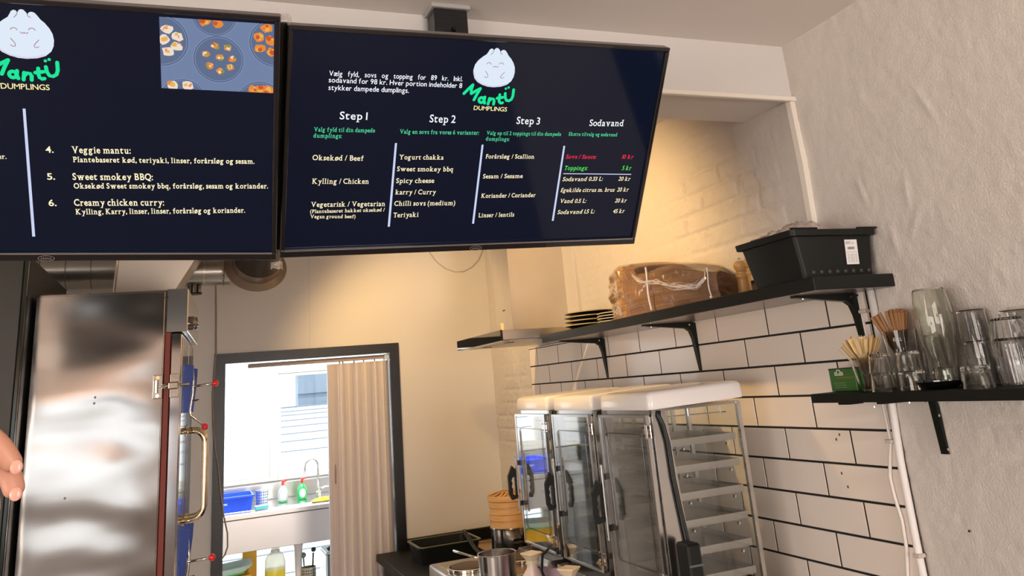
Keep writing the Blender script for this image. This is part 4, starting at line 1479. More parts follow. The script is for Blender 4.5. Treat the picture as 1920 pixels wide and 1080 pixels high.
def steamer(label, x, y):
    """box: front at local x=0 looking towards -x, width along +y, 0.30; depth 0.335"""
    t = thing('food_steamer', label, 'steamer', (x, y, CZ), group='glass-door food steamers on the counter')
    W_, D_ = .320, .335
    z0, z1 = .245, .782       # cabin
    # domed white cap with rounded corners
    bm = new_bm()

    def lp(x0, x1, y0, y1, z, r, tilt=.0):
        vs = tub_loop(bm, x0, x1, y0, y1, z, r)
        for v in vs:
            v.co.z += tilt * (v.co.x - x0)
        return vs
    loops = [lp(-.012, D_ + .012, -.010, W_ + .006, .783, .016, .03), lp(-.014, D_ + .014, -.012, W_ + .008, .790, .016, .03), lp(-.012, D_ + .012, -.010, W_ + .006, .8245, .016, .03),
             lp(-.006, D_ + .008, -.005, W_ + .000, .8325, .016, .03), lp(.010, D_ - .0, .010, W_ - .014, .8375, .016, .03), lp(.06, D_ - .03, .05, W_ - .055, .841, .02, .03)]
    loft(bm, loops)
    obj('cap', bm, white_plastic, t, smooth=45)
    obj('cap_band', B(.004, D_ - .004, .004, W_ - .006, z1 - .006, .784), steel, t)
    # corner posts and panels
    obj('corner_post', B(0, .018, W_ - .020, W_ - .004, z0, z1), steel, t)
    obj('corner_post', B(D_ - .014, D_, 0, .012, z0, z1), steel, t)
    obj('corner_post', B(D_ - .014, D_, W_ - .016, W_ - .004, z0, z1), steel, t)
    obj('cross_bar', B(0, .014, 0, W_ - .004, z1 - .02, z1), steel, t)
    obj('cross_bar', B(0, .014, 0, W_ - .004, z0, z0 + .02), steel, t)
    bm = new_bm()
    add_prism(bm, [(.0, z0), (.085, z0), (.050, z1), (.0, z1)], -.001, .012, 'y')
    obj('hinge_post', bm, steel, t)
    obj('side_glass', B(.05, D_ - .006, .002, .005, z0, z1), st_glass, t)
    obj('side_glass', B(.016, D_ - .006, W_ - .009, W_ - .006, z0, z1), st_glass, t)
    obj('back_panel', B(D_ - .004, D_ - .001, .012, W_ - .016, z0, z1), st_glass, t)
    obj('glass_edge', T([(D_ - .003, .0015, z0 + .005), (D_ - .003, .0015, z1 - .03), (D_ - .010, .0015, z1 - .018)], .0016, 6), steel, t)
    # trays: folded perforated sheets on wire rests
    for k in range(6):
        z = z1 - .112 - k * .0785
        bm = new_bm()
        add_box(bm, .045, D_ - .028, .012, W_ - .02, z - .001, z)
        add_box(bm, .045, D_ - .028, .012, .0135, z - .004, z + .017)
        add_box(bm, .045, D_ - .028, W_ - .0215, W_ - .020, z - .004, z + .017)
        add_box(bm, .045, .0465, .0135, W_ - .0215, z, z + .017)
        add_box(bm, D_ - .0295, D_ - .028, .0135, W_ - .0215, z, z + .017)
        tr = obj('tray', bm, steel_b, t)
        bm = new_bm()
        for yy in (.09, .16, .23):
            add_tube(bm, [(.05, yy, z - .006), (D_ - .03, yy, z - .006)], .0022, 6)
        obj('tray_rail', bm, steel, tr)
        for xx in (.10, D_ - .07):
            obj('tray_pin', T([(xx, .0015, z - .013), (xx, .012, z - .013)], .0035, 8), chrome, tr)
    bm = new_bm()
    add_tube(bm, [(.03, .03, z1 - .025), (D_ - .04, .03, z1 - .030)], .0022, 6)
    add_tube(bm, [(.15, .03, z1), (.15, .03, z1 - .03)], .0028, 6)
    add_tube(bm, [(D_ - .06, .03, z1), (D_ - .06, .03, z1 - .03)], .0028, 6)
    obj('hanging_rod', bm, chrome, t)
    # door
    bm = new_bm()
    add_box(bm, -.018, -.004, .010, .024, z0 + .008, z1 - .014)
    add_box(bm, -.018, -.004, W_ + .010, W_ + .020, z0 + .008, z1 - .014)
    add_box(bm, -.018, -.004, .024, W_ + .010, z1 - .022, z1 - .014)
    add_box(bm, -.018, -.004, .024, W_ + .010, z0 + .008, z0 + .016)
    dr = obj('door', bm, steel, t)
    obj('door_glass', B(-.016, -.012, .024, W_ + .010, z0 + .016, z1 - .022), door_glass, dr)
    # inner pane outline
    ol = [(.050, .325), (.050, .70), (.060, .71), (.285, .71), (.295, .70), (.295, .325), (.285, .315), (.060, .315)]
    obj('inner_pane_edge', T([(-.0185, a, b) for a, b in ol + ol[:1]], .0014, 6), dark_chrome, dr)
    obj('thermometer_strip', B(-.0195, -.017, .286, .291, .42, .70), mat('ribbed_strip', (.35, .34, .33), .35, .8, bump=(400, 1, .002, (1, 1, 1))), dr)
    for z in (z1 - .062, z0 + .055):
        h = obj('hinge', B(-.0205, -.018, -.016, .034, z - .019, z + .019, bev=.0012), chrome, dr)
        for yy in (-.010, .000, .020, .029):
            for zz in (-.012, .012):
                obj('hinge_screw', T([(-.0205, yy, z + zz), (-.0225, yy, z + zz)], .0028, 8), dark_chrome, h)
        obj('hinge_barrel', T([(-.0225, .009, z - .021), (-.0225, .009, z + .021)], .0035, 8), chrome, h, smooth=40)
    # closing bar and black grip on the free edge
    yb_ = W_ + .000
    bar = obj('latch_bar', B(-.040, -.034, yb_ - .007, yb_ + .005, .372, .608, bev=.001), steel_b, dr)
    for z in (.385, .44, .50, .545, .595):
        obj('bar_screw', T([(-.040, yb_ - .001, z), (-.0415, yb_ - .001, z)], .0022, 8), black_metal, bar)
    obj('bar_post', B(-.034, -.018, yb_ - .005, yb_ + .003, .40, .42), dark_chrome, bar)
    obj('bar_post', B(-.034, -.018, yb_ - .005, yb_ + .003, .56, .58), dark_chrome, bar)
    bm = new_bm()
    outl = [(-.036, .540), (-.054, .560), (-.074, .520), (-.073, .446), (-.062, .424), (-.036, .430)]
    inn = [(-.043, .516), (-.056, .512), (-.061, .500), (-.057, .490), (-.062, .478), (-.057, .467), (-.059, .452), (-.052, .441), (-.043, .444)]
    n1, n2 = len(outl), len(inn)
    for s_, yy in ((0, yb_ + .006), (1, yb_ + .020)):
        for a, b in outl + inn:
            bm.verts.new((a, yy, b))
    bm.verts.ensure_lookup_table()
    vv = list(bm.verts)
    N = n1 + n2
    # bridge outer to inner by index ratio
    seq = []
    for off in (0, N):
        i = j = 0
        oo = vv[off:off + n1]
        ii = vv[off + n1:off + N]
        while i < n1 or j < n2:
            if j >= n2 or (i < n1 and (i + 1) / n1 <= (j + 1) / n2):
                bm.faces.new((oo[i % n1], oo[(i + 1) % n1], ii[j % n2]))
                i += 1
            else:
                bm.faces.new((oo[i % n1], ii[(j + 1) % n2], ii[j % n2]))
                j += 1
    for k in range(n1):
        bm.faces.new((vv[k], vv[(k + 1) % n1], vv[N + (k + 1) % n1], vv[N + k]))
    for k in range(n2):
        bm.faces.new((vv[n1 + (k + 1) % n2], vv[n1 + k], vv[N + n1 + k], vv[N + n1 + (k + 1) % n2]))
    obj('grip', bm, black_plastic, dr)
    # black power hose down the hinge post
    hs = [(.024, -.006, z1 - .004), (.020, -.010, z1 - .018), (.030, -.012, z1 - .045), (.040, -.012, z1 - .10), (.043, -.012, z1 - .20), (.050, -.012, z1 - .27), (.060, -.013, z1 - .36), (.068, -.013, z1 - .43), (.072, -.013, z1 - .50), (.07, -.013, .19)]
    obj('hose', T(hs, .0058, 10), rubber, t, smooth=True)
    # drip tray, base with switches
    bm = new_bm()
    add_box(bm, -.050, .0, -.004, W_ + .012, .212, .215)
    add_box(bm, -.052, -.049, -.004, W_ + .012, .212, .238)
    add_box(bm, -.050, .0, -.006, -.003, .212, .238)
    add_box(bm, -.050, .0, W_ + .011, W_ + .014, .212, .238)
    add_box(bm, -.030, -.027, -.003, W_ + .011, .215, .232)
    obj('drip_tray', bm, steel, t)
    obj('base', B(.0, D_, 0, W_, .015, z0, bev=.004), steel, t)
    pn = obj('control_panel', B(-.012, -.001, .004, W_ - .004, .030, .205, bev=.002), pink, t)
    for k in range(3):
        sw = obj('switch', B(-.016, -.012, .205 + k * .030, .225 + k * .030, .155, .180, bev=.001), black_plastic, pn)
        obj('switch_light', B(-.0175, -.016, .208 + k * .030, .222 + k * .030, .160, .175), mat('amber_switch', (.75, .28, .02), .3, emit=(.9, .3, .02), es=.25), sw)
        o_ = text_line(pn, 'POWER', 0, 0, .018, 0, .003, ink, 0, y=0, name='panel_lettering')
        o_.rotation_euler = (0, 0, R(-90))
        o_.location = (-.0128, .224 + k * .030, .146)
    for (a, b) in ((.03, .03), (D_ - .03, .03), (.03, W_ - .03), (D_ - .03, W_ - .03)):
        obj('foot', L([(0, 0), (.012, 0), (.014, .015), (0, .015)], 12, cx=a, cy=b), rubber, t)
    return t


SX = 1.330
f1 = steamer('white-capped glass food steamer nearest the camera, beside the tiles', SX, 2.295)
f2 = dup(f1, loc=(SX, 2.703, CZ), label='white-capped glass food steamer in the middle of the row of three')
f3 = dup(f1, loc=(SX, 3.106, CZ), label='white-capped glass food steamer farthest away, beside the bamboo baskets')
# black ribbed box added for a dark reflection low in the near steamer
t = thing('reflection_box', 'black ribbed box standing in for a dark reflection in the near steamer', 'reflection box', (1.385, 2.225, CZ))
obj('case', B(-.050, -.005, -.03, .038, 0, .410, bev=.006), black_plastic, t)
for k in range(11):
    obj('rib', B(-.052, -.003, -.033, -.029, .03 + k * .032, .036 + k * .032), mat('grey_rib', (.10, .10, .10), .35), t)
obj('cord', T([(-.042, .02, .20), (-.075, .02, .22), (-.10, .03, .18), (-.095, .05, .10), (-.06, .06, .03)], .005, 8), rubber, t, smooth=True)
obj('power_cord', T([(-.03, -.021, .275), (-.05, -.006, .285), (-.07, .024, .26), (-.075, .034, .20), (-.05, .024, .12), (-.03, .004, .01)], .0055, 8), rubber, f3, smooth=True)

# ============================================================ HOB, PANS AND BAMBOO BASKETS
HZ = .82
t = thing('hot_plate', 'stainless electric hot plate unit standing on the counter', 'hob', (1.04, 3.49, CZ))
obj('body', B(0, .56, 0, .53, .012, .120, bev=.012, seg=3), steel_b, t, smooth=30)
obj('top_rim', B(.035, .525, .035, .495, .1195, .1212, bev=.0006), mat('hob_top', (.45, .42, .38), .25, 1.0), t)
for (a, b) in ((.125, .29), (.38, .29)):
    bn = obj('burner', L([(0, 0), (.092, 0), (.097, .004), (.097, .010), (.090, .013), (.088, .009), (.084, .009), (.082, .016), (.070, .018), (0, .017)], 40, cx=a, cy=b, cz=.121), mat('cast_iron_plate', (.12, .085, .065), .45, .6), t, smooth=40)
    obj('burner_ring', L([(.092, .001), (.099, .001), (.099, .011), (.092, .013)], 40, cx=a, cy=b, cz=.121, closed=True), chrome, bn, smooth=40)
for (a, b) in ((.04, .04), (.52, .04), (.04, .49), (.52, .49)):
    obj('foot', L([(0, 0), (.012, 0), (.014, .012), (0, .012)], 12, cx=a, cy=b), rubber, t)
t = thing('saucepan', 'small stainless saucepan on the hot plate, its handle pointing left', 'saucepan', (1.222, 3.560, HZ + .002), (0, 0, R(0)))
obj('pot', L([(0, 0), (.076, 0), (.080, .004), (.0815, .084), (.084, .086), (.083, .089), (.079, .086), (.0775, .006), (0, .005)], 48), steel, t, smooth=40)
obj('handle', T([(-.078, .02, .076), (-.10, .07, .080), (-.12, .14, .084), (-.135, .185, .088)], [.006, .0045, .005, .006], 8), chrome, t, smooth=True)
obj('water', L([(0, .055), (.0772, .055)], 40), mat('broth', (.10, .07, .05), .05, coat=1), t)
t = thing('steel_pot', 'tall dark stainless pot under the bamboo steaming baskets', 'pot', (1.545, 4.22, CZ))
obj('pot', L([(0, 0), (.108, 0), (.112, .006), (.112, .192), (.115, .195), (.113, .199), (.108, .195), (.107, .008), (0, .006)], 48), mat('dark_steel_pot', (.42, .38, .34), .12, 1.0), t, smooth=40)
ear = obj('ear_handle', T([(.045, -.105, .13), (.05, -.135, .135), (.0, -.145, .135), (-.045, -.135, .135), (-.04, -.108, .13)], .006, 8), black_plastic, t, smooth=True)


def basket_ring(z, h, r=.112):
    return L([(r - .006, 0), (r, 0), (r, h), (r - .006, h)], 44, closed=True, cz=z)


def baskets(x, y, z, r, n, h, labels, group):
    z_ = z
    for k in range(n):
        t = thing('bamboo_basket', labels[k], 'steaming basket', (x, y, z_), group=group)
        obj('ring', L([(r - .006, 0), (r, 0), (r, h - .002), (r - .006, h - .002)], 44, closed=True), bamboo, t, smooth=40)
        obj('hoop', L([(r, h * .55), (r + .003, h * .55), (r + .003, h - .003), (r, h - .003)], 44, closed=True), bamboo, t, smooth=40)
        for q in range(9):
            yy = -r * .85 + q * r * .2125
            xx = math.sqrt(max(0, (r - .008) ** 2 - yy * yy))
            obj('slat', B(-xx, xx, yy - .006, yy + .006, .004, .008), bamboo, t)
        z_ += h
    t = thing('basket_lid', labels[n], 'basket lid', (x, y, z_), group=group)
    rl = r + .005
    obj('hoop', L([(rl - .006, 0), (rl, 0), (rl + .002, .012), (rl, .026), (rl - .006, .026)], 44, closed=True), bamboo, t, smooth=40)
    # woven dome
    bm = new_bm()
    rg2 = random.Random(2)
    for q in range(26):
        a = PI * (q % 13) / 13 + (0.12 if q > 12 else 0)
        off = rg2.uniform(-.045, .045)
        pts = []
        for s in range(9):
            u = -1 + 2 * s / 8
            half = math.sqrt(max(0, (rl - .004) ** 2 - off * off))
            px, py = u * half * math.cos(a) - off * math.sin(a), u * half * math.sin(a) + off * math.cos(a)
            rr = math.hypot(px, py) / rl
            pts.append((px, py, .022 + .020 * (1 - rr * rr) + rg2.uniform(0, .004)))
        wd = .010
        nrm = Vector((-math.sin(a), math.cos(a), 0)) * wd / 2
        va = [bm.verts.new(Vector(p) + nrm) for p in pts]
        vb = [bm.verts.new(Vector(p) - nrm) for p in pts]
        for s in range(8):
            bm.faces.new((va[s], va[s + 1], vb[s + 1], vb[s]))
    o = obj('woven_top', bm, mat('bamboo_weave', (.62, .34, .12), .5, var=(60, .6, (.42, .20, .06))), t)
    o['kind'] = 'stuff'
    obj('inner_dome', L([(0, .036), (rl * .5, .030), (rl - .006, .018)], 32), bamboo, t, smooth=True)


baskets(1.545, 4.22, CZ + .1995, .112, 2, .062, ['round bamboo steaming basket, lower one on the steel pot', 'round bamboo steaming basket, upper one on the steel pot', 'woven bamboo lid on the larger basket stack'], 'larger bamboo basket stack')
t = thing('steel_pot', 'smaller steel pot under the small bamboo basket behind the far steamer', 'pot', (1.690, 3.93, CZ))
obj('pot', L([(0, 0), (.078, 0), (.082, .006), (.082, .150), (.078, .150), (.077, .008), (0, .006)], 40), steel, t, smooth=40)
baskets(1.690, 3.93, CZ + .1505, .084, 2, .055, ['small bamboo basket, lower one, half hidden by the far steamer', 'small bamboo basket, upper one, half hidden by the far steamer', 'woven bamboo lid on the small basket stack'], 'small bamboo basket stack')

# black tub, board and spatula behind the hot plate
t = thing('black_tub', 'black plastic tub with a pale rim at the back wall, left of the hot plate', 'tub', (1.28, 4.72, CZ))
bm = new_bm()
lp_ = [tub_loop(bm, -.115, .200, -.10, .16, .0, .03), tub_loop(bm, -.13, .215, -.115, .175, .085, .03), tub_loop(bm, -.122, .207, -.107, .167, .085, .03), tub_loop(bm, -.107, .192, -.092, .152, .005, .03)]
loft(bm, lp_)
obj('tub', bm, black_plastic, t, smooth=35)
bm = new_bm()
lp_ = [tub_loop(bm, -.138, .223, -.123, .183, .085, .034), tub_loop(bm, -.138, .223, -.123, .183, .090, .034), tub_loop(bm, -.122, .207, -.107, .167, .090, .03), tub_loop(bm, -.122, .207, -.107, .167, .085, .03)]
loft(bm, lp_, False, False)
obj('rim', bm, mat('dark_green_rim', (.035, .045, .025), .3, coat=.3), t, smooth=35)
t = thing('baking_tray', 'brown tray lying on the counter behind the hot plate', 'tray', (1.64, 4.72, CZ))
obj('base', B(-.11, .15, -.20, .20, 0, .006, bev=.002), mat('brown_tray', (.30, .20, .13), .4), t)
for (a, b, c, d) in ((-.115, -.108, -.205, .205), (.148, .155, -.205, .205), (-.108, .148, -.205, -.198), (-.108, .148, .198, .205)):
    obj('lip', B(a, b, c, d, 0, .022, bev=.002), mat('tray_lip', (.36, .28, .20), .35, .4), t)
t = thing('spatula', 'black-handled spatula standing up out of the saucepan area', 'spatula', (0, 0, 0))
obj('handle', T([(1.395, 4.58, .845), (1.397, 4.50, .815), (1.392, 4.42, .79), (1.385, 4.25, .765), (1.38, 4.15, .75)], [.012, .013, .010, .007, .006], 6), black_plastic, t)
obj('hanging_hole', T([(1.3925, 4.565, .846), (1.392, 4.562, .848)], .0045, 8), mat('pale_hole', (.55, .50, .42), .5), t)
obj('blade', B(1.345, 1.415, 4.04, 4.15, .745, .748, bev=.001), black_plastic, t)


def bottle(label, x, y, z, rz):
    t = thing('squeeze_bottle', label, 'bottle', (x, y, z), (0, 0, R(rz)), group='squeeze bottles in front of the steamers')
    bm = new_bm()
    loft(bm, [tub_loop(bm, -.030, .030, -.030, .030, 0, .010), tub_loop(bm, -.032, .032, -.032, .032, .01, .010), tub_loop(bm, -.032, .032, -.032, .032, .150, .012), tub_loop(bm, -.018, .018, -.018, .018, .176, .010), tub_loop(bm, -.017, .017, -.017, .017, .190, .010)])
    obj('body', bm, mat('milky_plastic', (.82, .70, .68), .35, sss=.3), t, smooth=35)
    bm = new_bm()
    loft(bm, [tub_loop(bm, -.019, .019, -.019, .019, .190, .004), tub_loop(bm, -.016, .016, -.016, .016, .203, .004), tub_loop(bm, -.032, .032, -.032, .032, .228, .004), tub_loop(bm, -.030, .030, -.030, .030, .231, .004)])
    obj('cap', bm, mat('cream_cap', (.80, .66, .46), .4), t, smooth=30)
    return t


bb = bottle('milky squeeze bottle with cream square cap, far one beside the saucepan', 1.235, 3.185, CZ + .032, 20)
dup(bb, loc=(1.240, 2.845, CZ + .032), rot=(0, 0, R(35)), label='milky squeeze bottle with cream square cap, near one before the middle steamer')

# ============================================================ STEEL CABINET ON THE LEFT
cab_m = mat('dented_sheet_steel', (.56, .53, .50), .15, 1.0, bump=(2.6, .9, .020, (1, 1, 1.7), .6))
t = thing('steel_cabinet', 'tall dented stainless cabinet with red-ball latches left of the doorway', 'cabinet', (-.030, 3.300, 0), (0, 0, R(-2.9)))
D_ = .74
bm = new_bm()
add_box(bm, -.510, -.076, 0, D_, .06, 2.048, bev=.004)
add_box(bm, -.076, -.058, .03, D_, .06, 1.885)
obj('body', bm, cab_m, t)
obj('front_bulge_panel', B(-.5095, -.082, -.004, -.0005, .07, 2.040, bev=.0015), cab_m, t)
obj('control_box', B(-.0755, 0, -.003, D_, 1.889, 2.050, bev=.0025), steel, t)
obj('seam_rivet', T([(-.072, -.004, 2.02), (-.072, -.006, 2.02)], .003, 8), dark_chrome, t)
obj('gasket', B(-.0755, -.0585, 0, D_ - .01, .08, 1.887), gasket_m, t)
for k in range(4):
    obj('foot', L([(0, 0), (.022, 0), (.018, .06), (0, .06)], 12, cx=(-.47, -.10)[k % 2], cy=(.05, D_ - .05)[k // 2]), black_plastic, t)
for k, (y, z) in enumerate(((.075, 1.925), (.30, 1.945))):
    kn = obj('dial', T([(.0, y, z), (.016, y, z), (.020, y, z)], [.026, .026, .022], 24), dark_chrome, t, smooth=40)
    obj('dial_cap', T([(.020, y, z), (.024, y, z)], [.012, .010], 16), chrome, kn, smooth=40)
for d in range(2):
    y0 = .004 + d * .362
    dz0 = .10
    door = obj('door', B(-.057, -.018, y0, y0 + .356, dz0, 1.883, bev=.004), mat('polished_door_steel', (.74, .75, .78), .10, 1.0, bump=(2.2, .4, .008, (1, 1, 1), 0)), t)
    obj('door_edge', B(-.018, -.015, y0 + .010, y0 + .346, dz0 + .01, 1.87, bev=.001), chrome, door)
    # bow handle
    hy = y0 + (.30 if d == 0 else .055)
    r_ = .0115
    hz0, hz1 = (1.195, 1.525)
    path = [(-.018, hy, hz1)] + [(-.018 + .028 + .0, hy, hz1)] + arc((.010, hy, hz1 - .048), .048, 90, 0, 6) + arc((.010, hy, hz0 + .048), .048, 0, -90, 6) + [(-.018, hy, hz0)]
    obj('bow_handle', T(path, r_, 14), mat('gold_tinted_steel', (.70, .60, .42), .12, 1.0), door, smooth=True)
    for z in (hz0, hz1):
        obj('handle_flange', T([(-.0175, hy, z), (-.011, hy, z)], .020, 16), mat('gold_tinted_steel', (0, 0, 0)), door, smooth=40)
    # blue protective film plates left around the latches
    for (za, zb, zc) in ((1.775, 1.760, 1.595), (1.195, 1.190, 1.03)):
        bm = new_bm()
        ya = y0 + (.10 if d == 0 else .04)
        add_prism(bm, [(-.0145, za), (.020, za - .008), (.017, za - .07), (.006, zc), (-.0145, zc)], ya, ya + .003, 'y')
        obj('blue_film_plate', bm, blue_film, door)
# latch bars with red balls
for nm, z in (('upper', 1.690), ('lower', 1.075)):
    y = .14
    lt = obj('latch_rod', T([(.012, y, z + .075), (.018, y, z + .02), (.016, y, z - .03), (.008, y, z - .085), (.012, y, z - .105), (.060, y - .01, z - .148)], .0052, 10), steel, t, smooth=True)
    obj('latch_arm', T([(.014, y, z), (.050, y - .01, z + .002), (.092, y - .02, z + .006)], [.0055, .0050, .0045], 10), steel, lt, smooth=True)
    for p in ((.098, y - .02, z + .006), (.064, y - .01, z - .152)):
        b = new_bm()
        add_sphere(b, p, .0125, 20, 12)
        obj('red_ball', b, red_ball, lt, smooth=True)
    obj('latch_bolt', T([(-.01, y, z - .055), (.028, y, z - .052), (.040, y, z - .050)], [.005, .004, .0025], 8), dark_chrome, lt)
    obj('latch_socket', B(-.016, .016, y - .008, y + .010, z - .012, z + .012, bev=.003), steel, lt)
# big hinge on the near side
for z in (1.695, 1.000):
    hg = obj('hinge', B(-.112, -.080, -.0085, -.0045, z - .042, z + .042, bev=.0018, seg=2), mat('hinge_steel', (.50, .45, .38), .2, 1.0), t)
    obj('hinge_leaf', B(-.055, -.024, -.0045, -.0005, z - .042, z - .010, bev=.0018, seg=2), mat('hinge_steel', (0, 0, 0)), hg)
    obj('hinge_leaf', B(-.055, -.024, -.0045, -.0005, z + .012, z + .042, bev=.0018, seg=2), mat('hinge_steel', (0, 0, 0)), hg)
    obj('hinge_pin', T([(-.100, -.013, z - .022), (-.100, -.013, z + .022)], .0085, 14), steel, hg, smooth=40)
    obj('hinge_arm', T([(-.100, -.014, z), (-.082, -.014, z), (-.070, -.014, z), (.012, -.012, z)], [.0035, .0035, .0055, .0062], 12), steel, hg, smooth=True)
    obj('hinge_nut', T([(-.078, -.014, z), (-.068, -.014, z)], .0095, 6), steel, hg)
    obj('hinge_block', B(-.060, -.026, -.021, -.004, z - .013, z + .013, bev=.004, seg=2), mat('hinge_steel', (0, 0, 0)), hg)
    obj('hinge_nut', T([(-.026, -.013, z), (-.018, -.013, z)], .0085, 6), steel, hg)
    for (x, zz) in ((-.096, -.032), (-.096, .032), (-.040, -.030), (-.040, .030)):
        obj('hinge_screw', T([(x, -.0085 if x < -.08 else -.0045, z + zz), (x, -.0105 if x < -.08 else -.0065, z + zz)], .0065, 14), chrome, hg)
# dents and studs on the side sheet
for (x, z) in ((-.30, 1.675), (-.302, 1.655), (-.375, 1.35)):
    b = new_bm()
    add_sphere(b, (x, -.004, z), .004, 10, 6, (1, .5, 1))
    obj('stud', b, dark_chrome, t, smooth=True)

# dark tall unit at the left edge
dk = mat('charcoal_laminate', (.050, .046, .038), .42, var=(3, .5, (.040, .038, .034)))
t = thing('tall_unit', 'dark grey tall unit at the left edge beside the steel cabinet', 'tall unit', (-1.08, 3.22, 0))
obj('carcass', B(-.52, .528, .012, .90, 0, 2.175, bev=.003), black_matt, t)
obj('front_panel', B(-.52, .512, -.008, .012, .02, 2.172, bev=.002), dk, t)
obj('side_profile', B(.514, .527, -.012, .012, .02, 2.172, bev=.002), mat('dark_profile', (.05, .055, .05), .15, .9), t)
obj('handle', B(-.50, -.485, -.035, -.008, .95, 1.35, bev=.003), dark_chrome, t)

# ============================================================ DUCTS ABOVE THE CABINET
t = thing('spiral_duct', 'horizontal galvanised duct above the dark tall unit', 'duct', (-.46, 4.80, 2.372))
obj('pipe', T([(-.95, 0, 0), (.08, 0, 0)], .102, 40, caps=True), galv, t, smooth=40)
for k in range(8):
    x = -.90 + k * .119
    obj('seam', T([(x, 0, 0), (x + .005, 0, 0)], .1045, 40), mat('duct_seam', (.20, .17, .14), .4, .8), t, smooth=40)
obj('hanger', T([(-.3, 0, .10), (-.3, 0, .248)], .004, 6), dark_chrome, t)
obj('collar', T([(.06, 0, 0), (.12, 0, 0)], .108, 40), mat('dull_collar', (.22, .19, .16), .4, .8), t, smooth=40)
t = thing('duct_cowl', 'tapered sheet metal duct piece above the steel cabinet', 'duct', (-.16, 4.42, 2.10))
bm = new_bm()
P0 = [(-.215, -.12), (.010, -.12), (.010, .22), (-.215, .22)]
P1 = [(-.185, -.20), (.265, -.20), (.265, .22), (-.185, .22)]
lo = [bm.verts.new((x, y, 0)) for x, y in P0]
hi = [bm.verts.new((x, y, .42)) for x, y in P1]
bm.faces.new(list(reversed(lo)))
bm.faces.new(hi)
for k in range(4):
    bm.faces.new((lo[k], lo[(k + 1) % 4], hi[(k + 1) % 4], hi[k]))
obj('sheet', bm, mat('pale_sheet_metal', (.62, .54, .46), .38, .85), t)
obj('folded_edge', T([(-.217, -.124, 0), (-.187, -.204, .42)], .006, 8), mat('pale_sheet_metal', (0, 0, 0)), t, smooth=True)
t = thing('branch_duct', 'short galvanised branch duct with a capped spigot between cowl and fan collar', 'duct', (-.06, 4.80, 2.345))
obj('pipe', T([(-.02, 0, 0), (.23, 0, 0)], .080, 32), galv, t, smooth=40)
obj('joint_band', T([(.090, 0, 0), (.098, 0, 0)], .083, 32), mat('pale_band', (.62, .58, .50), .3, .9), t, smooth=40)
obj('joint_band', T([(.196, 0, 0), (.200, 0, 0)], .083, 32), mat('duct_seam', (0, 0, 0)), t, smooth=40)
obj('joint_band', T([(-.02, 0, 0), (-.014, 0, 0)], .083, 32), mat('pale_band', (0, 0, 0)), t, smooth=40)
obj('hanger', T([(.10, 0, .08), (.10, 0, .275)], .004, 6), dark_chrome, t)
obj('spigot', T([(.045, 0, -.06), (.045, 0, -.122)], .036, 24), dark_chrome, t, smooth=40)
obj('spigot_cap', T([(.045, 0, -.118), (.045, 0, -.126)], .041, 24), black_metal, t, smooth=40)
for k in range(5):
    obj('rivet', T([(.192, -.078 * math.cos(R(k * 14 - 10)), -.080 * math.sin(R(k * 14 + 12))), (.192, -.083 * math.cos(R(k * 14 - 10)), -.085 * math.sin(R(k * 14 + 12)))], .003, 6), dark_chrome, t)
t = thing('vent_collar', 'round ventilation mouth with a flared collar hanging left of the back doorway top', 'vent', (.300, 4.60, 2.335), (R(62), 0, R(6)))
obj('flare', L([(.118, .06), (.122, .0), (.160, -.014), (.166, -.004), (.128, .012), (.124, .06)], 56, closed=True), mat('bronze_collar', (.30, .24, .19), .38, .6), t, smooth=40)
obj('sleeve', L([(.122, -.004), (.122, .34), (.117, .34), (.117, -.004)], 48, closed=True), mat('sleeve_dark', (.07, .06, .05), .4, .6), t, smooth=40)
rb = mat('spiral_lining', (.66, .60, .57), .35, .3)
for k in range(7):
    z = .008 + k * .020
    r_ = .116 - k * .004
    obj('lining_ring', L([(r_, z), (r_ - .003, z + .0175), (r_ - .006, z + .0175), (r_ - .003, z)], 48, closed=True), rb, t, smooth=40)
    obj('lining_gap', L([(r_ - .001, z + .0175), (r_ - .001, z + .020), (r_ + .0005, z + .020), (r_ + .0005, z + .0175)], 48, closed=True), black_metal, t, smooth=40)
obj('baffle', B(-.085, -.005, -.06, .03, .05, .054, bev=.001), black_metal, t)
obj('end_disc', L([(0, .16), (.116, .16)], 32), black_matt, t)

# ============================================================ FOLDING DOOR
t = thing('folding_door', 'beige folding door pushed to the right side of the back doorway', 'folding door', (0, YB + .05, 0))
fd = mat('beige_vinyl', (.60, .54, .55), .38)
fd2 = mat('beige_vinyl_light', (.74, .68, .64), .3)
xs = [.778, .836, .850, .885, .898, .935, .948, .988, 1.004, 1.052, 1.066, 1.100, 1.112, 1.146]
for k in range(len(xs) - 1):
    a, b = xs[k], xs[k + 1]
    wide = k % 2 == 0
    ya, yb2 = (-.030, -.012) if k % 4 == 0 else (-.012, -.030)
    if not wide:
        ya = yb2 = -.032
        a, b = a - .003, b + .003
    bm = new_bm()
    n = 6
    front = []
    for q in range(n + 1):
        s = q / n
        front.append((a + (b - a) * s, ya + (yb2 - ya) * s - (.006 if wide else .005) * math.sin(PI * s)))
    back = [(x, y + .010) for x, y in reversed(front)]
    add_prism(bm, front + back, .02, 1.806, 'z')
    obj('panel' if wide else 'hinge_strip', bm, fd if wide else fd2, t, smooth=30)
obj('lead_post', B(.762, .780, -.040, .0, .02, 1.806, bev=.004, seg=2), fd, t)
obj('grip', L([(0, -.06), (.004, -.045), (.0055, 0), (.004, .045), (0, .06)], 12, cx=.800, cy=-.033, cz=1.165), mat('beige_grip', (.36, .27, .23), .4), t, smooth=True)
rl = struct('trim_8', B(.296, 1.150, YB + .015, YB + .055, 1.818, 1.842, bev=.002), mat('rail_brown', (.40, .32, .28), .45))
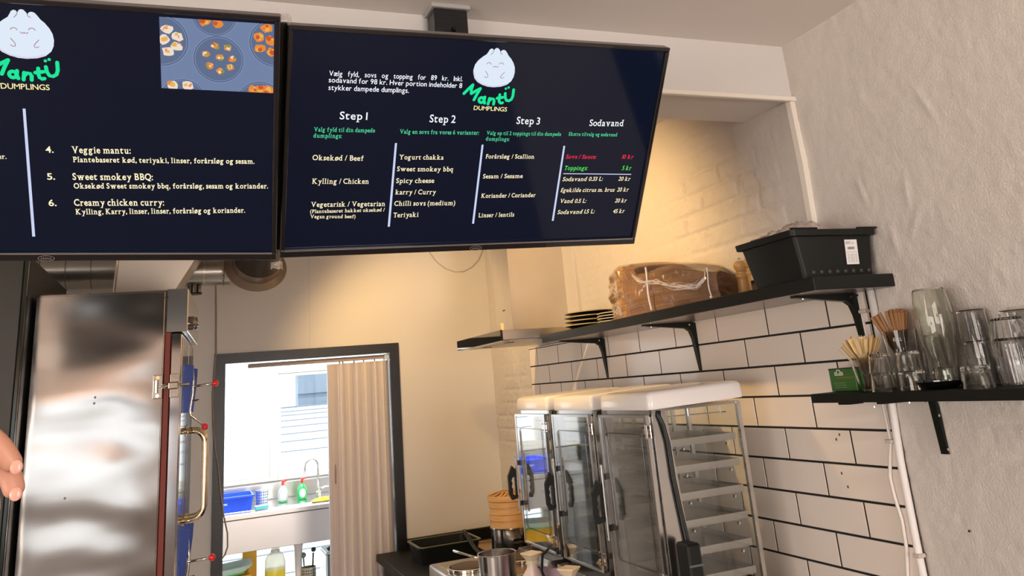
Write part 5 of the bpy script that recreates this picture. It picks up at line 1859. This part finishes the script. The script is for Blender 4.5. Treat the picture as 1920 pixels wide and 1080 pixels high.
for x in (.84, .86, .93, .99, 1.06, 1.12):
    obj('roller', T([(x, YB + .030, 1.819), (x, YB + .030, 1.804)], .004, 8), dark_chrome, rl)
obj('rail_end', B(1.118, 1.150, YB + .004, YB + .020, 1.812, 1.845, bev=.002), mat('pale_end_bracket', (.62, .66, .68), .25, .3), rl)

# ============================================================ BACK ROOM: SINK AND THINGS
t = thing('sink_unit', 'long stainless sink unit under the back room window', 'sink', (0, 6.20, 0))
bm = new_bm()
add_box(bm, -.55, 1.85, 0, .70, .862, .900, bev=.006)
obj('worktop', bm, steel_b, t)
obj('apron', B(-.50, 1.80, .012, .60, .655, .862, bev=.003), steel_b, t)
obj('upstand', B(-.55, 1.85, .668, .700, .900, 1.015, bev=.004), steel_b, t)
obj('basin_edge', B(-.10, 1.2, .10, .55, .8995, .903, bev=.001), mat('basin_edge_steel', (.75, .77, .78), .15, 1.0), t)
obj('drain', T([(.72, .25, .655), (.72, .25, .60), (.72, .25, .3)], [.045, .03, .02], 16), white_plastic, t, smooth=40)
obj('undershelf', B(-.50, 1.80, .05, .65, .285, .300), steel_b, t)
for (x, y) in ((-.48, .06), (1.75, .06), (-.48, .62), (1.75, .62)):
    obj('leg', B(x, x + .035, y, y + .035, 0, .86), steel_b, t)
SZ2 = .9035
t = thing('blue_crate', 'bright blue plastic crate at the left end of the sink', 'crate', (.20, 6.46, SZ2))
bl = mat('blue_plastic', (.015, .09, .80), .35)
bm = new_bm()
lpz = [tub_loop(bm, -.24, .19, -.14, .14, 0, .02), tub_loop(bm, -.255, .205, -.155, .155, .10, .02), tub_loop(bm, -.245, .195, -.145, .145, .10, .02), tub_loop(bm, -.232, .182, -.132, .132, .006, .02)]
loft(bm, lpz)
obj('tub', bm, bl, t, smooth=35)
obj('rim', B(-.262, .212, -.162, -.152, .088, .102, bev=.002), bl, t)
obj('rim', B(-.262, .212, .152, .162, .088, .102, bev=.002), bl, t)
obj('label_slot', B(-.10, .03, -.157, -.148, .050, .062, bev=.002), mat('pale_blue', (.35, .50, .85), .4), t)
t = thing('cutlery_cup', 'perforated steel cup standing behind the sponge on the sink', 'cup', (.475, 6.52, SZ2))
obj('cup', L([(0, 0), (.040, 0), (.046, .105), (.044, .105), (.038, .003), (0, .003)], 28), mat('bright_steel', (.72, .76, .84), .25, .8), t, smooth=40)
for q in range(5):
    for k in range(7):
        a = R(200 + k * 20)
        r_ = .0412 + .005 * (q * .018 / .1)
        obj('hole', T([(r_ * math.cos(a), r_ * math.sin(a), .018 + q * .018), ((r_ + .0015) * math.cos(a), (r_ + .0015) * math.sin(a), .018 + q * .018)], .0042, 8), mat('hole_dark', (.06, .10, .22), .6), t)
t = thing('sponge', 'turquoise sponge on the sink edge in front of the steel cup', 'sponge', (.455, 6.30, SZ2), (0, 0, R(8)))
obj('foam', B(-.045, .045, -.03, .03, 0, .018, bev=.006, seg=2), mat('turquoise_foam', (.10, .52, .62), .8), t)
obj('scourer', B(-.045, .045, -.03, .03, .018, .024, bev=.002), mat('pale_scourer', (.30, .66, .70), .8), t)


def sprayer(label, x, y, liquid, fill, body):
    t = thing('soap_bottle', label, 'bottle', (x, y, SZ2))
    prof = [(.030, 0), (.036, .006), (.038, .045), (.034, .075), (.020, .098), (.010, .108), (.010, .118)]
    obj('body', L([(0, 0)] + prof + [(0, .118)], 28), body, t, smooth=40)
    if liquid:
        obj('soap', L([(0, .003), (.033, .004), (.0365, .010), (.0372, fill), (0, fill)], 28), liquid, t, smooth=40)
    b = new_bm()
    add_sphere(b, (0, -.036, .045), 1, 16, 10, (.022, .004, .030))
    obj('paper_label', b, mat('pale_label', (.80, .84, .88), .5), t, smooth=True)
    obj('pump', T([(0, 0, .116), (0, 0, .134)], [.011, .009], 12), red_ball, t, smooth=40)
    obj('nozzle', T([(-.008, 0, .138), (.014, -.004, .142), (.034, -.006, .150)], [.008, .007, .004], 8), red_ball, t, smooth=40)
    return t


grn = mat('green_soap', (.02, .50, .12), .15, trans=.25, coat=.5)
sprayer('clear soap bottle with a red pump and a little green soap left', .625, 6.56, mat('green_soap', (0, 0, 0)), .012, pane_mat('soap_bottle_clear', (.95, .98, .97), .03, 2.0, milky=.25))
sprayer('full green soap bottle with a red pump, next to the tap', .765, 6.58, None, 0, grn)
t = thing('tap', 'tall curved chrome tap behind the green soap bottle', 'tap', (.895, 6.66, SZ2))
obj('base', L([(0, 0), (.022, 0), (.022, .03), (.012, .035), (.012, .06), (0, .06)], 18), chrome, t, smooth=40)
obj('spout', T([(0, 0, .05), (0, 0, .20)] + [(-.048 + .048 * math.cos(R(a)), 0, .225 + .040 * math.sin(R(a))) for a in range(0, 181, 20)] + [(-.098, 0, .165)], .0085, 12), mat('tap_steel', (.55, .55, .52), .2, 1.0), t, smooth=True)
obj('lever', T([(.01, 0, .05), (.05, 0, .06), (.09, 0, .058)], .006, 8), chrome, t, smooth=True)
t = thing('cloth', 'yellow cloth lying on the front edge of the sink', 'cloth', (.875, 6.30, SZ2))
obj('fold', crumple(16, 8, -.075, .12, -.03, .05, 0.004, .024, 8, .0015), mat('yellow_cloth', (.90, .55, .02), .7), t, smooth=True)
# below the sink
UZ = .3005
t = thing('yellow_tub', 'yellow tub with a green-edged tray lying on it, under the sink', 'tub', (.17, 6.50, UZ))
yl = mat('yellow_plastic', (.85, .46, .01), .35)
bm = new_bm()
lpz = [tub_loop(bm, -.24, .18, -.14, .14, 0, .02), tub_loop(bm, -.25, .22, -.155, .155, .185, .02), tub_loop(bm, -.24, .21, -.145, .145, .185, .02), tub_loop(bm, -.232, .172, -.132, .132, .006, .02)]
loft(bm, lpz)
obj('tub', bm, yl, t, smooth=35)
obj('rim', B(-.10, .225, -.165, -.150, .175, .192, bev=.003), yl, t)
t = thing('white_tray', 'white tray with a green edge resting on the yellow tub', 'tray', (.17, 6.46, UZ + .195), (0, R(-4), 0))
bm = new_bm()
lpz = [tub_loop(bm, -.24, .17, -.12, .12, 0, .02), tub_loop(bm, -.27, .235, -.15, .15, .045, .02), tub_loop(bm, -.262, .227, -.142, .142, .045, .02), tub_loop(bm, -.232, .162, -.112, .112, .005, .02)]
loft(bm, lpz)
obj('tray', bm, mat('pale_mint', (.66, .84, .78), .35), t, smooth=35)
obj('green_edge', B(-.25, .18, -.135, -.122, .0, .008, bev=.002), mat('green_plastic', (.05, .45, .12), .4), t)
t = thing('orange_pot', 'orange pot lid edge standing behind the white tray', 'lid', (.40, 6.66, UZ))
obj('lid', B(-.05, .05, -.01, .01, 0, .30, bev=.004), yl, t)
t = thing('canister', 'translucent canister half full of bright yellow liquid under the sink', 'canister', (.560, 6.46, UZ))
bm = new_bm()
loft(bm, [tub_loop(bm, -.062, .062, -.06, .06, 0, .02), tub_loop(bm, -.068, .068, -.065, .065, .02, .022), tub_loop(bm, -.068, .068, -.065, .065, .235, .022), tub_loop(bm, -.050, .055, -.05, .05, .278, .022), tub_loop(bm, -.024, .030, -.024, .024, .295, .012), tub_loop(bm, -.024, .030, -.024, .024, .318, .012)])
obj('body', bm, pane_mat('milky_canister', (.93, .90, .80), .2, 1.5, milky=.55), t, smooth=40)
bm = new_bm()
loft(bm, [tub_loop(bm, -.060, .060, -.058, .058, .004, .02), tub_loop(bm, -.066, .066, -.063, .063, .02, .022), tub_loop(bm, -.066, .066, -.063, .063, .185, .022)])
obj('liquid', bm, mat('yellow_liquid', (.95, .80, .01), .2), t, smooth=40)
obj('neck_ring', L([(.030, .290), (.033, .290), (.033, .305), (.030, .305)], 20, closed=True, cx=.003), white_plastic, t)
t = thing('utensil_cup', 'perforated steel cup holding utensils under the sink', 'cup', (.790, 6.44, UZ))
obj('cup', L([(0, 0), (.050, 0), (.052, .165), (.049, .165), (.047, .003), (0, .003)], 28), mat('gold_grey_steel', (.50, .46, .36), .3, .9), t, smooth=40)
for q in range(8):
    for k in range(7):
        a = R(205 + k * 19)
        obj('hole', T([(.0505 * math.cos(a), .0505 * math.sin(a), .02 + q * .018), (.0530 * math.cos(a), .0530 * math.sin(a), .02 + q * .018)], .0045, 8), mat('hole_black', (.02, .02, .03), .6), t)
for lab, col, dx, hgt, rr in (('grey-green headed brush standing in the utensil cup', (.22, .30, .24), -.024, .235, .022), ('dark headed brush standing in the utensil cup', (.03, .035, .05), .022, .262, .018)):
    u = thing('dish_brush', lab, 'brush', (.790 + dx, 6.44, UZ + .01))
    um = mat('brush_%d' % int(hgt * 1000), col, .5)
    obj('handle', T([(0, 0, 0), (dx * .2, 0, .12), (dx * .5, 0, hgt - .02)], .006, 8), um, u, smooth=True)
    b = new_bm()
    add_sphere(b, (dx * .6, 0, hgt), rr, 14, 10, (1, .7, .9))
    obj('head', b, um, u, smooth=True)
t = thing('grey_appliance', 'grey metal appliance under the right end of the sink', 'appliance', (1.12, 6.46, UZ))
obj('case', B(-.215, .20, -.15, .15, 0, .245, bev=.006), mat('appliance_grey', (.18, .19, .19), .4, .5), t)
obj('top_panel', B(-.225, .21, -.16, .16, .245, .262, bev=.003), mat('appliance_top', (.50, .52, .53), .3, .7), t)
obj('side_trim', B(-.228, -.215, -.155, .15, 0, .243, bev=.002), mat('appliance_side', (.70, .78, .84), .3, .4), t)
obj('screw', T([(-.19, -.151, .20), (-.19, -.156, .20)], .006, 8), dark_chrome, t)
t = thing('folded_cloth', 'dark crumpled cloth lying on the grey appliance', 'cloth', (1.00, 6.42, UZ + .262))
obj('fold', crumple(12, 8, -.08, .12, -.06, .06, .002, .035, 12, .004), mat('dark_cloth', (.05, .055, .05), .7), t, smooth=True)

# ============================================================ HAND REACHING IN AT THE LEFT EDGE


def skin_chain(name, pts, radii, edges, parent, m):
    me = bpy.data.meshes.new(name)
    me.from_pydata(pts, edges, [])
    o = bpy.data.objects.new(name, me)
    COL.objects.link(o)
    sk = o.modifiers.new('skin', 'SKIN')
    for v, r_ in zip(me.skin_vertices[0].data, radii):
        v.radius = (r_, r_)
    me.skin_vertices[0].data[0].use_root = True
    sk.use_smooth_shade = True
    ss = o.modifiers.new('sub', 'SUBSURF')
    ss.levels = 2
    ss.render_levels = 2
    me.materials.append(m)
    o.parent = parent
    return o


hd = thing('person', 'hand of a person in a dark sleeve reaching in at the left edge, fingertips visible', 'person', (-.1585, .732, 1.589))
P = [(-.36, .02, .02), (-.20, .01, .015), (-.115, .005, .012), (-.07, 0, .008), (-.045, .0, .012),
     # index
     (-.030, -.006, .024), (.004, -.010, .018), (.026, -.012, -.002), (.038, -.012, -.020),
     # middle
     (-.032, .006, .010), (.010, .008, -.002), (.030, .008, -.022), (.036, .006, -.040),
     # ring
     (-.036, .014, -.006), (.0, .018, -.020), (.016, .018, -.038), (.018, .016, -.054),
     # little
     (-.044, .020, -.020), (-.014, .026, -.034), (-.002, .026, -.048), (-.002, .024, -.060),
     # thumb
     (-.090, -.022, .006), (-.062, -.036, -.006), (-.036, -.040, -.020), (-.016, -.038, -.028)]
E_ = [(0, 1), (1, 2), (2, 3), (3, 4), (4, 5), (5, 6), (6, 7), (7, 8), (4, 9), (9, 10), (10, 11), (11, 12), (3, 13), (13, 14), (14, 15), (15, 16), (3, 17), (17, 18), (18, 19), (19, 20), (2, 21), (21, 22), (22, 23), (23, 24)]
RR = [.040, .030, .026, .026, .020, .0105, .0095, .0088, .0075, .0105, .0098, .009, .0078, .010, .0092, .0084, .0074, .009, .008, .0074, .0064, .014, .0125, .011, .0088]
skin_chain('hand', P, RR, E_, hd, skin)
for (p, s) in (((.0385, -.0185, -.0175), 1), ((.0365, -.0005, -.037), 1), ((-.014, -.0455, -.0265), 1)):
    b = new_bm()
    add_sphere(b, p, 1, 12, 8, (.0044, .0016, .0052))
    obj('fingernail', b, mat('fingernail', (.68, .36, .28), .3, coat=.3), hd, smooth=True)
obj('sleeve', T([(-.20, .012, .016), (-.26, .014, .018), (-.36, .02, .02), (-.62, .05, -.02)], [.038, .044, .050, .060], 20), mat('dark_sleeve', (.02, .02, .025), .8), hd, smooth=40)

# ============================================================ SHOP SIDE, BEHIND THE CAMERA (reflected in the steel)
t = thing('pendant_lamp', 'warm pendant lamp hanging in the shop behind the camera, left one', 'lamp', (-1.75, -1.3, 2.62), group='shop pendants')
obj('cord', T([(0, 0, 0), (0, 0, -.60)], .004, 6), rubber, t)
obj('shade', L([(.03, -.60), (.17, -.74), (.165, -.745), (.025, -.607)], 28, closed=True), mat('brass_shade', (.60, .34, .12), .3, .9), t, smooth=40)
b = new_bm()
add_sphere(b, (0, 0, -.72), .045, 16, 10)
obj('bulb', b, emis('pendant_bulb', (1, .50, .16), 22), t, smooth=True)
dup(t, loc=(-.95, -1.3, 2.62), label='warm pendant lamp hanging in the shop behind the camera, right one')
t = thing('bar_table', 'long wooden counter under the shop windows behind the camera', 'table', (-1.1, -2.5, 0))
obj('top', B(-1.6, 1.6, -.25, .25, .96, 1.0, bev=.004), mat('oak_top', (.40, .20, .09), .4), t)
for x in (-1.5, 0, 1.5):
    obj('leg', B(x - .03, x + .03, -.2, .2, 0, .96), black_matt, t)

t = thing('reflection_blind', 'white roller blind added behind the camera to dim the window reflected in the steel', 'blind', (-1.725, -2.99, 1.92))  # blind added to give the steel cabinet a softer bright reflection
obj('fabric', B(-.78, .78, -.002, 0, -1.14, 0), pane_mat('blind_fabric', (.9, .9, .88), .5, 0, milky=.62), t)
obj('tube', T([(-.79, 0, 0), (.79, 0, 0)], .025, 16), white_plastic, t, smooth=40)
obj('bottom_bar', B(-.78, .78, -.008, .006, -1.17, -1.14), white_plastic, t)
t = thing('reflection_tube', 'warm glowing tube added behind the camera for the orange streak reflected in the steel', 'lamp', (-1.7, -2.9, 1.96))  # glowing tube added for the orange streak in the cabinet's reflection
obj('holder', B(-.75, .75, -.02, .02, .03, .06), black_metal, t)
obj('tube', T([(-.72, 0, 0), (.72, 0, 0)], .045, 12), emis('warm_tube', (1, .40, .11), 4.5), t, smooth=40)

t = thing('fill_panel', 'white panel added out of view on the back room ceiling as a fill light', 'lamp', (.55, 6.05, 2.45))  # unseen panel added to go with the back room fill light
obj('frame', B(-.62, .62, -.32, .32, -.035, 0, bev=.003), white_plastic, t)
obj('diffuser', B(-.60, .60, -.30, .30, -.040, -.035), emis('fill_panel_glow', (.97, .98, 1), 8), t)
